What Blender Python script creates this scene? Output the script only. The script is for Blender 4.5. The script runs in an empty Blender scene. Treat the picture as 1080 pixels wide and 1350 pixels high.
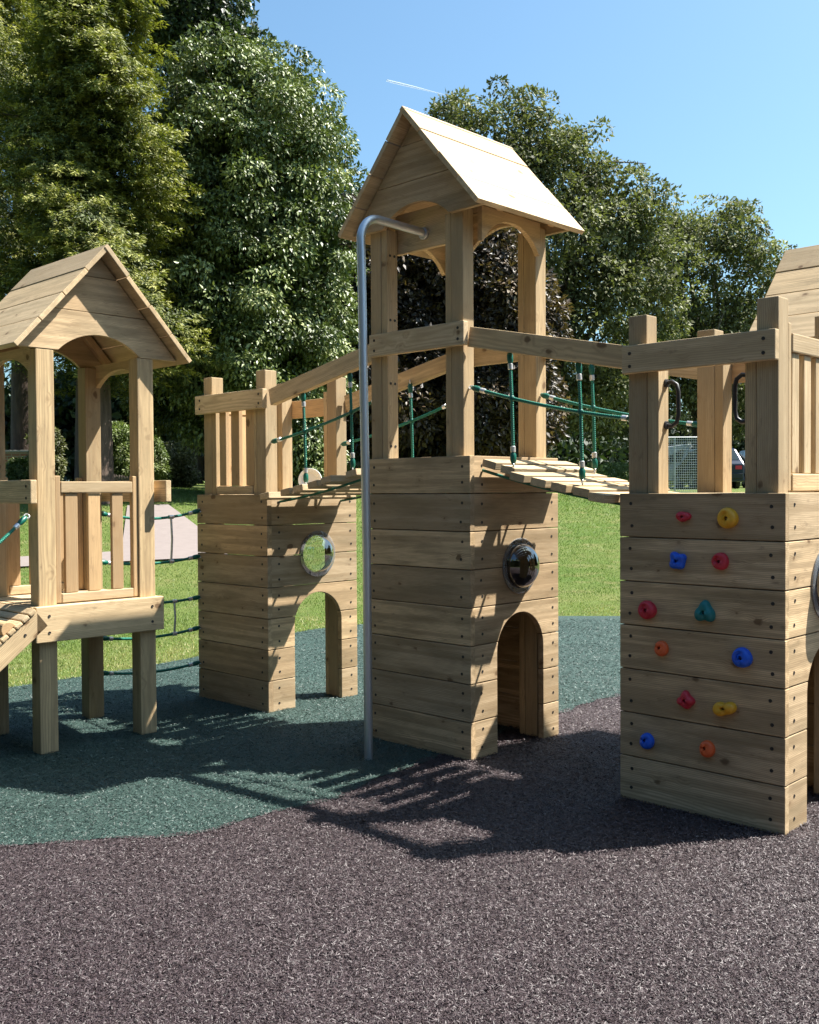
import bpy, bmesh, math, random
import numpy as np
from mathutils import Vector, Matrix
R = math.radians
scn = bpy.context.scene
COL = scn.collection
# ------------------------------------------------------------------ camera
# world axes run along the two sides of the play towers; the camera looks between them
CAM = Vector((-3.8095, -3.2883, 1.3461)); YAW = 0.77151; PIT = 0.021; ROLL = 0.0061; FPX = 1340.8
ca, sa = math.cos(YAW), math.sin(YAW)
right0 = Vector((sa, -ca, 0)); fwd_h = Vector((ca, sa, 0))
fwd = fwd_h*math.cos(PIT) + Vector((0, 0, -math.sin(PIT)))
up0 = fwd_h*math.sin(PIT) + Vector((0, 0, math.cos(PIT)))
cright = right0*math.cos(ROLL) - up0*math.sin(ROLL)
cup = right0*math.sin(ROLL) + up0*math.cos(ROLL)
cd = bpy.data.cameras.new('camera'); cam = bpy.data.objects.new('camera', cd); COL.objects.link(cam)
M = Matrix((cright, cup, -fwd)).transposed().to_4x4(); M.translation = CAM
cam.matrix_world = M
cd.sensor_fit = 'HORIZONTAL'; cd.sensor_width = 36; cd.lens = FPX/1080*36
cd.clip_end = 12000; cd.clip_start = .05
scn.camera = cam
# ------------------------------------------------------------------ sky, sun, exposure
SUN = Vector((0.572, -0.38, 1)).normalized()
el = math.asin(SUN.z)
w = bpy.data.worlds.new("World"); scn.world = w; w.use_nodes = True
nt = w.node_tree; bg = nt.nodes['Background']
sky = nt.nodes.new('ShaderNodeTexSky'); sky.sky_type = 'NISHITA'; sky.sun_disc = False
sky.sun_elevation = el; sky.sun_rotation = math.atan2(SUN.x, SUN.y)
sky.altitude = 0; sky.air_density = 1.0; sky.dust_density = 2.2; sky.ozone_density = 0.6
tint = nt.nodes.new('ShaderNodeMix'); tint.data_type = 'RGBA'; tint.blend_type = 'MULTIPLY'; tint.inputs[0].default_value = 1
tint.inputs[7].default_value = (.80, 1.08, 1.16, 1); nt.links.new(sky.outputs[0], tint.inputs[6]); nt.links.new(tint.outputs[2], bg.inputs[0])
bg.inputs[1].default_value = 0.065
sl = bpy.data.lights.new('sun', 'SUN'); sl.energy = 5.0; sl.angle = R(.45); sl.color = (1, .955, .88)
so = bpy.data.objects.new('sun', sl); COL.objects.link(so)
so.rotation_euler = SUN.to_track_quat('Z', 'Y').to_euler(); so.location = (6, -4, 12)
scn.view_settings.view_transform = 'Standard'; scn.view_settings.look = 'None'
scn.view_settings.exposure = 1.6; scn.view_settings.gamma = 1
scn.render.engine = 'CYCLES'
scn.cycles.max_bounces = 8; scn.cycles.transparent_max_bounces = 12

rnd = random.Random(4)
# ------------------------------------------------------------------ material helpers
def mat(name):
    m = bpy.data.materials.new(name); m.use_nodes = True
    n = m.node_tree; b = n.nodes['Principled BSDF']
    return m, n, b
def N(n, t, **k):
    x = n.nodes.new(t)
    for a, v in k.items(): setattr(x, a, v)
    return x
def mth(n, op, a, b=None, c=None, clamp=False):
    x = N(n, 'ShaderNodeMath', operation=op); x.use_clamp = clamp
    for i, v in enumerate((a, b, c)):
        if v is None: continue
        if isinstance(v, (int, float)): x.inputs[i].default_value = v
        else: n.links.new(v, x.inputs[i])
    return x.outputs[0]
def vmul(n, v, s):
    x = N(n, 'ShaderNodeVectorMath', operation='MULTIPLY'); n.links.new(v, x.inputs[0]); x.inputs[1].default_value = s
    return x.outputs[0]
def noise(n, v, scale, detail=3, rough=.55, out=0, dist=0):
    x = N(n, 'ShaderNodeTexNoise'); x.inputs['Scale'].default_value = scale; x.inputs['Detail'].default_value = detail
    x.inputs['Roughness'].default_value = rough; x.inputs['Distortion'].default_value = dist
    if v is not None: n.links.new(v, x.inputs['Vector'])
    return x.outputs[out]
def ramp(n, f, stops, interp='LINEAR'):
    x = N(n, 'ShaderNodeValToRGB'); n.links.new(f, x.inputs[0]); e = x.color_ramp.elements
    x.color_ramp.interpolation = interp
    while len(e) < len(stops): e.new(.5)
    for i, (p, c) in enumerate(stops):
        e[i].position = p; e[i].color = (*c, 1) if len(c) == 3 else c
    return x.outputs[0]
def mix(n, f, a, b, mode='MIX'):
    x = N(n, 'ShaderNodeMix', data_type='RGBA', blend_type=mode)
    for i, v in ((0, f), (6, a), (7, b)):
        if isinstance(v, (int, float)): x.inputs[i].default_value = v
        elif isinstance(v, tuple): x.inputs[i].default_value = (*v, 1)
        else: n.links.new(v, x.inputs[i])
    return x.outputs[2]
def bump(n, h, strength, dist):
    x = N(n, 'ShaderNodeBump'); x.inputs['Strength'].default_value = strength; x.inputs['Distance'].default_value = dist
    n.links.new(h, x.inputs['Height']); return x.outputs[0]
def attr(n, name, out='Vector'):
    x = N(n, 'ShaderNodeAttribute', attribute_name=name); return x.outputs[out]

def wood_mat(name, light, mid, dark, knot=(.12, .065, .03), stain=.5):
    m, n, b = mat(name)
    gc = attr(n, 'gc'); tone = attr(n, 'tone', 'Fac')
    wob = noise(n, vmul(n, gc, (1.3, 9, 9)), 1, 2)
    sep = N(n, 'ShaderNodeSeparateXYZ'); n.links.new(gc, sep.inputs[0])
    rr = mth(n, 'SQRT', mth(n, 'ADD', mth(n, 'POWER', sep.outputs[1], 2), mth(n, 'POWER', sep.outputs[2], 2)))
    rr = mth(n, 'ADD', rr, mth(n, 'MULTIPLY', wob, .035))
    # knots: sparse cells stretched little along the board
    nd = N(n, 'ShaderNodeVectorMath', operation='MULTIPLY_ADD'); n.links.new(noise(n, vmul(n, gc, (25, 40, 40)), 1, 2, .5, out=1), nd.inputs[0]); nd.inputs[1].default_value = (.03, .022, .02); n.links.new(gc, nd.inputs[2]); gw = nd.outputs[0]
    vo = N(n, 'ShaderNodeTexVoronoi'); vo.inputs['Scale'].default_value = 1
    n.links.new(vmul(n, gw, (7.5, 11, 4.0)), vo.inputs['Vector'])
    kd = vo.outputs['Distance']
    sepc = N(n, 'ShaderNodeSeparateColor'); n.links.new(vo.outputs['Color'], sepc.inputs[0])
    size = mth(n, 'MULTIPLY_ADD', mth(n, 'POWER', sepc.outputs[0], 2.0), .20, -.05)
    k = mth(n, 'SUBTRACT', kd, size)
    kmask = ramp(n, k, [(0, (1, 1, 1)), (.035, (.55, .55, .55)), (.07, (0, 0, 0))])
    halo = ramp(n, k, [(0, (1, 1, 1)), (.28, (0, 0, 0))])
    rr2 = mth(n, 'MULTIPLY_ADD', halo, .010, rr)
    band = mth(n, 'MULTIPLY_ADD', mth(n, 'SINE', mth(n, 'MULTIPLY', rr2, 900)), .5, .5)
    band = mth(n, 'POWER', band, 1.6)
    fib = noise(n, vmul(n, gc, (14, 420, 420)), 1, 3, .6)
    fib2 = noise(n, vmul(n, gc, (5, 60, 60)), 1, 3, .6)
    base = mix(n, tone, light, mid); tv2 = mth(n, 'FRACT', mth(n, 'MULTIPLY', tone, 7.31))
    base = mix(n, 1.0, base, ramp(n, tv2, [(0, (.70, .72, .76)), (.5, (.94, .93, .92)), (1, (1.10, 1.06, .99))]), 'MULTIPLY')
    c = mix(n, mth(n, 'MULTIPLY', band, .5), base, dark)
    c = mix(n, mth(n, 'MULTIPLY', ramp(n, fib2, [(.42, (0, 0, 0)), (.75, (1, 1, 1))]), .45), c, dark)
    c = mix(n, 1.0, c, ramp(n, fib, [(.25, (.82, .82, .82)), (.6, (1.05, 1.05, 1.05))]), 'MULTIPLY')
    st = noise(n, vmul(n, gc, (2.2, 12, 12)), 1, 4, .6)          # green-grey weathering streaks
    c = mix(n, mth(n, 'MULTIPLY', ramp(n, st, [(.46, (0, 0, 0)), (.66, (1, 1, 1))]), stain), c, (dark[0]*.72, dark[1]*.8, dark[2]*.85))
    lam = noise(n, vmul(n, gc, (.55, 26, 26)), 1, 1, .5)          # broad bands of darker wood running the length of a board
    c = mix(n, mth(n, 'MULTIPLY', ramp(n, lam, [(.50, (0, 0, 0)), (.56, (1, 1, 1))]), stain*.75), c, (dark[0]*.95, dark[1]*.98, dark[2]*1.0))
    sm = noise(n, vmul(n, gc, (9, 26, 26)), 1, 5, .7)
    c = mix(n, mth(n, 'MULTIPLY', ramp(n, sm, [(.60, (0, 0, 0)), (.74, (1, 1, 1))]), .55), c, (dark[0]*.45, dark[1]*.45, dark[2]*.5))
    c = mix(n, mth(n, 'MULTIPLY', halo, .28), c, (dark[0]*.75, dark[1]*.65, dark[2]*.55))
    c = mix(n, mth(n, 'MULTIPLY', kmask, .8), c, knot)
    n.links.new(c, b.inputs['Base Color'])
    b.inputs['Roughness'].default_value = .72
    b.inputs['Specular IOR Level'].default_value = .3
    h = mth(n, 'ADD', mth(n, 'MULTIPLY', fib, .6), mth(n, 'MULTIPLY', band, .25))
    n.links.new(bump(n, h, .35, .0015), b.inputs['Normal'])
    return m
WOOD = wood_mat('pine_pale', (.72, .56, .355), (.57, .42, .245), (.34, .235, .125), stain=.35)
POSTW = wood_mat('pine_post', (.60, .455, .27), (.47, .345, .195), (.30, .205, .11), stain=.35)
WOODW = wood_mat('pine_wall', (.73, .545, .335), (.54, .385, .225), (.27, .18, .093), stain=.6)
WOODO = wood_mat('pine_warm', (.64, .445, .245), (.53, .355, .185), (.38, .235, .115), stain=.2)
def plain(name, col, rough=.5, metal=0, spec=.5, var=0, bscale=0):
    m, n, b = mat(name)
    b.inputs['Roughness'].default_value = rough; b.inputs['Metallic'].default_value = metal
    b.inputs['Specular IOR Level'].default_value = spec
    tc = N(n, 'ShaderNodeTexCoord').outputs['Object']
    nz = noise(n, tc, 30, 4)
    c = mix(n, nz, tuple(x*(1-var) for x in col), tuple(min(1, x*(1+var)) for x in col))
    n.links.new(c, b.inputs['Base Color'])
    if bscale: n.links.new(bump(n, noise(n, tc, bscale, 3), .4, .001), b.inputs['Normal'])
    return m
STEEL = plain('galvanised_steel', (.58, .60, .63), .42, .85, var=.03)
DARKM = plain('dark_metal', (.035, .036, .04), .45, .5, var=.3)
SCREW = plain('screw_steel', (.05, .045, .04), .5, .6, var=.4)
FERR = plain('ferrule_alloy', (.72, .72, .72), .35, .7, var=.15)
ROPE_, rn, rb = mat('green_rope')
tc = attr(rn, 'gc')
wv = N(rn, 'ShaderNodeTexWave'); wv.inputs['Scale'].default_value = 60; rn.links.new(tc, wv.inputs['Vector']); wv.bands_direction = 'DIAGONAL'
rn.links.new(mix(rn, wv.outputs['Fac'], (.0, .085, .055), (.0, .20, .13)), rb.inputs['Base Color'])
rn.links.new(bump(rn, wv.outputs['Fac'], .7, .003), rb.inputs['Normal']); rb.inputs['Roughness'].default_value = .5
ROPE = ROPE_
CAPG = plain('green_plastic', (.0, .10, .07), .4, var=.15)
WHITEP = plain('white_plastic', (.78, .78, .76), .4, var=.05)
HCOL = {'red': plain('red_resin', (.52, .025, .045), .45, var=.2, bscale=200), 'yellow': plain('yellow_resin', (.72, .36, .02), .45, var=.2, bscale=200),
        'blue': plain('blue_resin', (.008, .10, .62), .45, var=.2, bscale=200), 'teal': plain('teal_resin', (.005, .16, .16), .45, var=.2, bscale=200),
        'orange': plain('orange_resin', (.72, .12, .03), .45, var=.2, bscale=200)}
# clear acrylic, and a copy with the dark interior's shade put into its tint
ACRD, an, ab = mat('acrylic_shade_tint')
tr = N(an, 'ShaderNodeBsdfTransparent'); tr.inputs[0].default_value = (.20, .21, .23, 1)
gl = N(an, 'ShaderNodeBsdfGlossy'); gl.inputs['Roughness'].default_value = .03
fr = N(an, 'ShaderNodeFresnel'); fr.inputs[0].default_value = 1.6
mx = N(an, 'ShaderNodeMixShader')
an.links.new(mth(an, 'MULTIPLY_ADD', fr.outputs[0], 1.9, .07, True), mx.inputs[0]); an.links.new(tr.outputs[0], mx.inputs[1]); an.links.new(gl.outputs[0], mx.inputs[2])
an.links.new(mx.outputs[0], an.nodes['Material Output'].inputs[0])

ACR, an, ab = mat('clear_acrylic')
tr = N(an, 'ShaderNodeBsdfTransparent'); tr.inputs[0].default_value = (.93, .95, .96, 1)
gl = N(an, 'ShaderNodeBsdfGlossy'); gl.inputs['Roughness'].default_value = .03
fr = N(an, 'ShaderNodeFresnel'); fr.inputs[0].default_value = 1.6
mx = N(an, 'ShaderNodeMixShader')
an.links.new(mth(an, 'MULTIPLY_ADD', fr.outputs[0], 2.2, .10, True), mx.inputs[0]); an.links.new(tr.outputs[0], mx.inputs[1]); an.links.new(gl.outputs[0], mx.inputs[2])
an.links.new(mx.outputs[0], an.nodes['Material Output'].inputs[0])

FLG, an, ab = mat('acrylic_rim'); ab.inputs['Base Color'].default_value = (.8, .82, .84, 1); ab.inputs['Roughness'].default_value = .12; ab.inputs['Alpha'].default_value = .16; ab.inputs['Specular IOR Level'].default_value = 1.0
# ------------------------------------------------------------------ object helpers
def setp(o, label=None, cat=None, group=None, kind=None):
    if label: o['label'] = label
    if cat: o['category'] = cat
    if group: o['group'] = group
    if kind: o['kind'] = kind
    return o
def empty(name, loc, label, cat, group=None):
    o = bpy.data.objects.new(name, None); COL.objects.link(o); o.location = loc; o.empty_display_size = .2
    return setp(o, label, cat, group)
class MB:
    """collects shapes given in world coordinates; build() makes one mesh, local to its parent"""
    def __init__(s): s.v = []; s.f = []; s.g = []; s.t = []; s.sm = []
    def add(s, vs, fs, gs, tone, smooth=False):
        o = len(s.v); s.v += [tuple(v) for v in vs]; s.f += [tuple(i+o for i in f) for f in fs]
        s.g += [tuple(g) for g in gs]; s.t += [tone]*len(vs); s.sm += [smooth]*len(fs)
    def prism(s, poly, O, U, V, T, grain='u', bev=.003, tone=None, goff=None):
        """polygon [(u,v)] in plane O+uU+vV extruded by vector T; grain runs along u or v"""
        O, U, V, T = map(Vector, (O, U, V, T)); bm = bmesh.new()
        a = [bm.verts.new(O+U*p[0]+V*p[1]) for p in poly]; b = [bm.verts.new(v.co+T) for v in a]
        n = len(poly)
        bm.faces.new(a[::-1]); bm.faces.new(b)
        for i in range(n): bm.faces.new((a[i], a[(i+1) % n], b[(i+1) % n], b[i]))
        bmesh.ops.recalc_face_normals(bm, faces=bm.faces)
        if bev:
            es = [e for e in bm.edges if len(e.link_faces) == 2 and e.calc_face_angle(0) > R(38)]
            bmesh.ops.bevel(bm, geom=es, offset=bev, segments=2, affect='EDGES', profile=.6, clamp_overlap=True)
        bm.verts.index_update()
        tn = T.normalized(); off = goff or (rnd.uniform(0, 60), rnd.choice((-1, 1))*rnd.uniform(.02, .14), rnd.uniform(.02, .16))
        gs = []
        for v in bm.verts:
            d = v.co-O; cu, cv, ct = d.dot(U.normalized()), d.dot(V.normalized()), d.dot(tn)
            if grain == 'v': cu, cv = cv, cu
            elif grain == 't': cu, ct = ct, cu
            gs.append((cu+off[0], cv+off[1], ct+off[2]))
        s.add([v.co.copy() for v in bm.verts], [[v.index for v in f.verts] for f in bm.faces], gs, rnd.random() if tone is None else tone)
        bm.free()
    def box(s, lo, hi, grain=None, bev=.003, tone=None):
        d = [hi[i]-lo[i] for i in range(3)]
        ax = grain if grain is not None else d.index(max(d))
        o1, o2 = [i for i in range(3) if i != ax]
        e = [Vector((1, 0, 0)), Vector((0, 1, 0)), Vector((0, 0, 1))]
        # wide cross axis becomes v
        if d[o1] < d[o2]: o1, o2 = o2, o1
        s.prism([(0, 0), (d[ax], 0), (d[ax], d[o1]), (0, d[o1])], lo, e[ax], e[o1], e[o2]*d[o2], 'u', bev, tone)
    def beam(s, p, q, wdir, wid, th, bev=.003, tone=None):
        """board from p to q (centre line of its bottom edge); wdir its width direction, th thickness centred"""
        p, q = Vector(p), Vector(q); L = (q-p); U = L.normalized(); W = Vector(wdir); W = (W-U*W.dot(U)).normalized(); T = U.cross(W)
        s.prism([(0, 0), (L.length, 0), (L.length, wid), (0, wid)], p-T*th/2, U, W, T*th, 'u', bev, tone)
    def tube(s, pts, r, n=10, caps=True, tone=.5):
        pts = [Vector(p) for p in pts]; rs = r if isinstance(r, (list, tuple)) else [r]*len(pts)
        vs = []; gs = []; L = 0; prev = None; fs = []
        for i, p in enumerate(pts):
            t = ((pts[min(i+1, len(pts)-1)]-pts[max(i-1, 0)])).normalized()
            if prev is None:
                x = t.orthogonal().normalized()
            else:
                x = (prev-t*prev.dot(t)).normalized()
            prev = x; y = t.cross(x)
            if i: L += (p-pts[i-1]).length
            for k in range(n):
                a = 2*math.pi*k/n; vs.append(p+(x*math.cos(a)+y*math.sin(a))*rs[i]); gs.append((L, rs[i]*math.cos(a), rs[i]*math.sin(a)))
        for i in range(len(pts)-1):
            for k in range(n): fs.append((i*n+k, i*n+(k+1) % n, (i+1)*n+(k+1) % n, (i+1)*n+k))
        if caps: fs.append(tuple(range(n))[::-1]); fs.append(tuple(range((len(pts)-1)*n, len(pts)*n)))
        s.add(vs, fs, gs, tone, True)
    def lathe(s, O, axis, prof, n=24, tone=.5, sy=1.0):
        """profile [(r,h)] turned round axis at O"""
        O, A = Vector(O), Vector(axis).normalized(); x = A.orthogonal().normalized(); y = A.cross(x)
        vs = []; fs = []; gs = []
        for i, (r_, h) in enumerate(prof):
            for k in range(n):
                a = 2*math.pi*k/n; vs.append(O+A*h+(x*math.cos(a)+y*math.sin(a)*sy)*r_); gs.append((h, r_*math.cos(a), r_*math.sin(a)))
        for i in range(len(prof)-1):
            for k in range(n): fs.append((i*n+k, i*n+(k+1) % n, (i+1)*n+(k+1) % n, (i+1)*n+k))
        s.add(vs, fs, gs, tone, True)
    def build(s, name, material, parent=None, label=None, world=None):
        me = bpy.data.meshes.new(name); org = Vector((0, 0, 0))
        p = parent
        while p is not None: org += p.location; p = p.parent
        if parent is None and world is not None: org = Vector(world)
        me.from_pydata([(v[0]-org.x, v[1]-org.y, v[2]-org.z) for v in s.v], [], s.f)
        a = me.attributes.new('gc', 'FLOAT_VECTOR', 'POINT'); a.data.foreach_set('vector', np.array(s.g, dtype=np.float32).ravel())
        a = me.attributes.new('tone', 'FLOAT', 'POINT'); a.data.foreach_set('value', np.array(s.t, dtype=np.float32))
        me.polygons.foreach_set('use_smooth', np.array(s.sm, dtype=bool))
        me.materials.append(material); me.update()
        if any(s.sm):
            try: me.set_sharp_from_angle(angle=R(40))
            except Exception: pass
        o = bpy.data.objects.new(name, me); COL.objects.link(o)
        if parent is not None: o.parent = parent
        elif world is not None: o.location = world
        if label: o['label'] = label
        return o
# screw heads: one shared mesh
_sc = MB(); _sc.lathe((0, 0, 0), (0, 0, 1), [(.0075, -.002), (.0075, .0012), (.006, .002), (.003, .0004), (0.0001, .0004)], 10)
_so = _sc.build('screw', SCREW); SCREW_ME = _so.data; bpy.data.objects.remove(_so)
def screw(p, nrm, parent, off=(0, 0, 0)):
    o = bpy.data.objects.new('screw', SCREW_ME); COL.objects.link(o); o.parent = parent
    org = Vector((0, 0, 0)); q = parent
    while q is not None: org += q.location; q = q.parent
    o.location = Vector(p)-org; o.rotation_euler = Vector(nrm).to_track_quat('Z', 'Y').to_euler()

PITCH = .19; GAP = .0045; TH = .035; S = .74
def arc(cx, cz, r, a0, a1, n=14):
    return [(cx+r*math.cos(R(a0+(a1-a0)*i/n)), cz+r*math.sin(R(a0+(a1-a0)*i/n))) for i in range(n+1)]
def wall(parent, O, U, T, nb, width, arch=False, window=False, screws=True, nrm=None, jitter=.0, name='wall_boards', z0=0.0):
    """wall of horizontal boards. O: lower corner of its outer plane, U: along, T: thickness vector inward"""
    mb = MB(); O = Vector(O); U = Vector(U); T = Vector(T); Z = Vector((0, 0, 1)); AR = .195; AZ = .512; AC = .37; WC = .365; WR = .118; WZ = .95
    for k in range(nb):
        a, b = k*PITCH+GAP/2, (k+1)*PITCH-GAP/2
        if k == 0: a = z0
        jj = rnd.uniform(0, jitter); OO = O+T.normalized()*jj
        polys = []
        if arch and b < AZ+.001+1e-6 or (arch and k < 2): polys = [[(0, a), (AC-AR, a), (AC-AR, b), (0, b)], [(AC+AR, a), (width, a), (width, b), (AC+AR, b)]]
        elif arch and k == 2:
            th = math.degrees(math.asin((b-AZ)/AR))
            l = [(0, a), (AC-AR, a)]+arc(AC, AZ, AR, 180, 180-th, 5)+[(0, b)]
            r_ = [(width, b)]+arc(AC, AZ, AR, th, 0, 5)+[(AC+AR, a), (width, a)]
            polys = [l, r_]
        elif arch and k == 3:
            th = math.degrees(math.asin((a-AZ)/AR))
            polys = [[(0, a)]+arc(AC, AZ, AR, 180-th, th, 18)+[(width, a), (width, b), (0, b)]]
        elif window and k == 4:
            th = math.degrees(math.asin(GAP/2/WR))
            polys = [[(0, a), (width, a), (width, b)]+arc(WC, WZ, WR, -th, -180+th, 18)+[(0, b)]]
        elif window and k == 5:
            th = math.degrees(math.asin(GAP/2/WR))
            polys = [[(0, a)]+arc(WC, WZ, WR, 180-th, th, 18)+[(width, a), (width, b), (0, b)]]
        else: polys = [[(0, a), (width, a), (width, b), (0, b)]]
        tone = rnd.random(); off = (rnd.uniform(0, 60), rnd.choice((-1, 1))*rnd.uniform(.02, .14), rnd.uniform(.02, .16))
        for p in polys: mb.prism(p, OO, U, Z, T, 'u', .0028, tone, off)
    o = mb.build(name, WOODW, parent)
    if screws:
        for k in range(nb):
            for zz in (.05, .14):
                for uu in (.055, width-.055):
                    screw(O+U*(uu+rnd.uniform(-.006, .006))+Z*(k*PITCH+zz+rnd.uniform(-.006, .006)), nrm, o)
    return o
def dome(parent, c, nrm, r=.118, fl=.145, bulge=.085, acr=None):
    mb = MB(); prof = [(fl, 0), (fl, .005), (r+.004, .006)]
    for i in range(0, 13):
        a = R(90*i/12); prof.append((max(r*math.cos(a), .0005), .006+bulge*math.sin(a)))
    mb.lathe(Vector(c)+Vector(nrm)*.001, nrm, prof, 40)
    o = mb.build('bubble_window', acr or ACR, parent)
    mf = MB(); mf.lathe(Vector(c)+Vector(nrm)*.0005, nrm, [(r+.001, 0), (r+.001, .0075), (r+.006, .009), (fl-.003, .009), (fl+.001, .006), (fl+.001, 0)], 40); mf.build('flange', FLG, o)
    A = Vector(nrm); x = Vector((0, 0, 1)); y = A.cross(x)
    for k in range(6):
        a = 2*math.pi*(k+.5)/6
        screw(Vector(c)+A*.007+(x*math.cos(a)+y*math.sin(a))*(fl-.012), nrm, o)
    return o
PW, PD = .09, .10           # post size
def post(parent, x0, y0, x1, y1, z0, z1, batten=None):
    mb = MB(); mb.box((x0, y0, z0), (x1, y1, z1), 2, .005)
    if batten: mb.box((batten[0], batten[1], z0+.0), (batten[2], batten[3], batten[4] if len(batten) > 4 else z1-.03), 2, .003)
    return mb.build('post', POSTW, parent)
def deck(parent, x0, y0, x1, y1, z, m=None):
    mb = MB(); n = 7; w_ = (y1-y0)/n
    for i in range(n): mb.box((x0, y0+i*w_+.002, z-.03), (x1, y0+(i+1)*w_-.002, z), 0, .002)
    return mb.build('deck', m or WOOD, parent)
def rail(parent, lo, hi, scr=None, name='rail', m=None):
    mb = MB(); mb.box(lo, hi, None, .005); o = mb.build(name, m or WOOD, parent)
    if scr:
        for p, nr in scr: screw(p, nr, o)
    return o
def roof(parent, x0, x1, y0, y1, zeave, rise, axis, th=.026, lap=.0):
    """gable roof of four boards a side; axis 0: ridge along x"""
    ov = (y0+y1)/2 if axis == 0 else (x0+x1)/2
    half = (y1-y0)/2 if axis == 0 else (x1-x0)/2
    sl_ = math.hypot(half, rise); nb = 4
    e = Vector((1, 0, 0)) if axis == 0 else Vector((0, 1, 0)); side = Vector((0, 1, 0)) if axis == 0 else Vector((1, 0, 0))
    start = x0 if axis == 0 else y0; length = (x1-x0) if axis == 0 else (y1-y0)
    for sgn in (-1, 1):
        mb = MB()
        dn = (side*sgn*half + Vector((0, 0, -rise))).normalized(); nrm_ = (side*sgn*rise+Vector((0, 0, half))).normalized()
        ridge = e*start + side*ov + Vector((0, 0, zeave+rise))
        w_ = sl_/nb
        for i in range(nb):
            a = i*w_+(.0022 if i else .0); b = (i+1)*w_-.0022
            j = rnd.uniform(-.004, .004)
            mb.prism([(j, a), (length+j, a), (length+j, b), (j, b)], ridge-nrm_*th*(1+.0)+nrm_*rnd.uniform(-.003, .003), e, dn, nrm_*th, 'u', .003)
        mb.build('roof_slope', WOOD, parent)
def gable(parent, plane, lo, hi, zb, zeave, rise, c, half, axis, th=.028, archr=True, flip=1):
    """gable end of horizontal boards in a plane x=plane (axis 0) or y=plane (axis 1), with a shallow arch cut from the lowest board"""
    mb = MB(); Z = Vector((0, 0, 1)); U = Vector((0, 1, 0)) if axis == 0 else Vector((1, 0, 0))
    O = Vector((plane, 0, 0)) if axis == 0 else Vector((0, plane, 0)); T = Vector((th, 0, 0)) if axis == 0 else Vector((0, th, 0))
    apex = zeave+rise-.045; slope = half/rise
    def wz(z): return min((apex-z)*slope, (hi-lo)/2)
    edges = [zb, zb+.215, zb+.405, apex-.0]
    for k in range(3):
        a, b = edges[k]+.0015, edges[k+1]-.0015
        wa, wb = wz(a), max(wz(b), .002)
        if k == 0:
            # shallow arch: chord half width .235, rise .085
            ch, hh = .238, .098; rr_ = (ch*ch+hh*hh)/(2*hh); cz = a+hh-rr_
            th_ = math.degrees(math.asin((a-cz)/rr_))
            zk = apex-(hi-lo)/2/slope
            pts = [(c-wa, a)]+arc(c, cz, rr_, 180-th_, th_, 16)+[(c+wa, a)]
            if zk > a+.004: pts += [(c+wa, zk)]
            pts += [(c+wb, b), (c-wb, b)]
            if zk > a+.004: pts += [(c-wa, zk)]
        else: pts = [(c-wa, a), (c+wa, a), (c+wb, b), (c-wb, b)]
        mb.prism(pts, O, U, Z, T, 'u', .002)
    return mb.build('gable', WOODW, parent)
def brace(parent, plane, a0, a1, zt, zb, axis, th=.03):
    """arched board under the eave; runs along x if axis 0"""
    mb = MB(); c = (a0+a1)/2; ch = (a1-a0)/2-.012; hh = zt-zb-.045; rr_ = (ch*ch+hh*hh)/(2*hh); cz = zb+hh-rr_
    th_ = math.degrees(math.asin((zb-cz)/rr_))
    U = Vector((1, 0, 0)) if axis == 0 else Vector((0, 1, 0)); O = Vector((0, plane, 0)) if axis == 0 else Vector((plane, 0, 0))
    T = Vector((0, th, 0)) if axis == 0 else Vector((th, 0, 0))
    mb.prism([(a0, zb)]+arc(c, cz, rr_, 180-th_, th_, 14)+[(a1, zb), (a1, zt), (a0, zt)], O, U, Vector((0, 0, 1)), T, 'u', .003)
    return mb.build('arched_brace', WOOD, parent)

def tube_path(a, b, sag=0, n=10):
    a, b = Vector(a), Vector(b)
    return [a.lerp(b, i/n)-Vector((0, 0, 4*sag*(i/n)*(1-i/n))) for i in range(n+1)]
def rope(parent, a, b, sag=.0, ends=(1, 1), r=.0085, name='rope', ferr=True):
    """rope with ferrule and green cap at its ends"""
    a, b = Vector(a), Vector(b); pts = tube_path(a, b, sag, 10)
    mb = MB(); mb.tube(pts, r, 10); o = mb.build(name, ROPE, parent)
    for e_, p0, p1 in ((ends[0], pts[0], pts[1]), (ends[1], pts[-1], pts[-2])):
        if not e_: continue
        d = (p1-p0).normalized()
        m1 = MB(); m1.tube([p0+d*.005, p0+d*.02, p0+d*.045, p0+d*.06], [.010, .0155, .0155, .010], 12); m1.build('end_cap', CAPG, o)
        m2 = MB(); m2.tube([p0+d*.060, p0+d*.063, p0+d*.088, p0+d*.091], [.009, .013, .013, .009], 12); m2.build('ferrule', FERR, o)
        m3 = MB(); x = d.orthogonal().normalized()
        ring = [p0-d*.004+(d*math.cos(t)+x*math.sin(t))*.013 for t in [2*math.pi*i/12 for i in range(13)]]
        m3.tube(ring, .0035, 6, False); m3.build('eye_bolt', FERR, o)
    return o
def knot(parent, p):
    mb = MB(); p = Vector(p); prof = [(.0005, -.015), (.010, -.013), (.015, -.005), (.015, .005), (.010, .013), (.0005, .015)]
    mb.lathe(p, (0, 0, 1), prof, 12); return mb.build('rope_joint', CAPG, parent)

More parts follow.
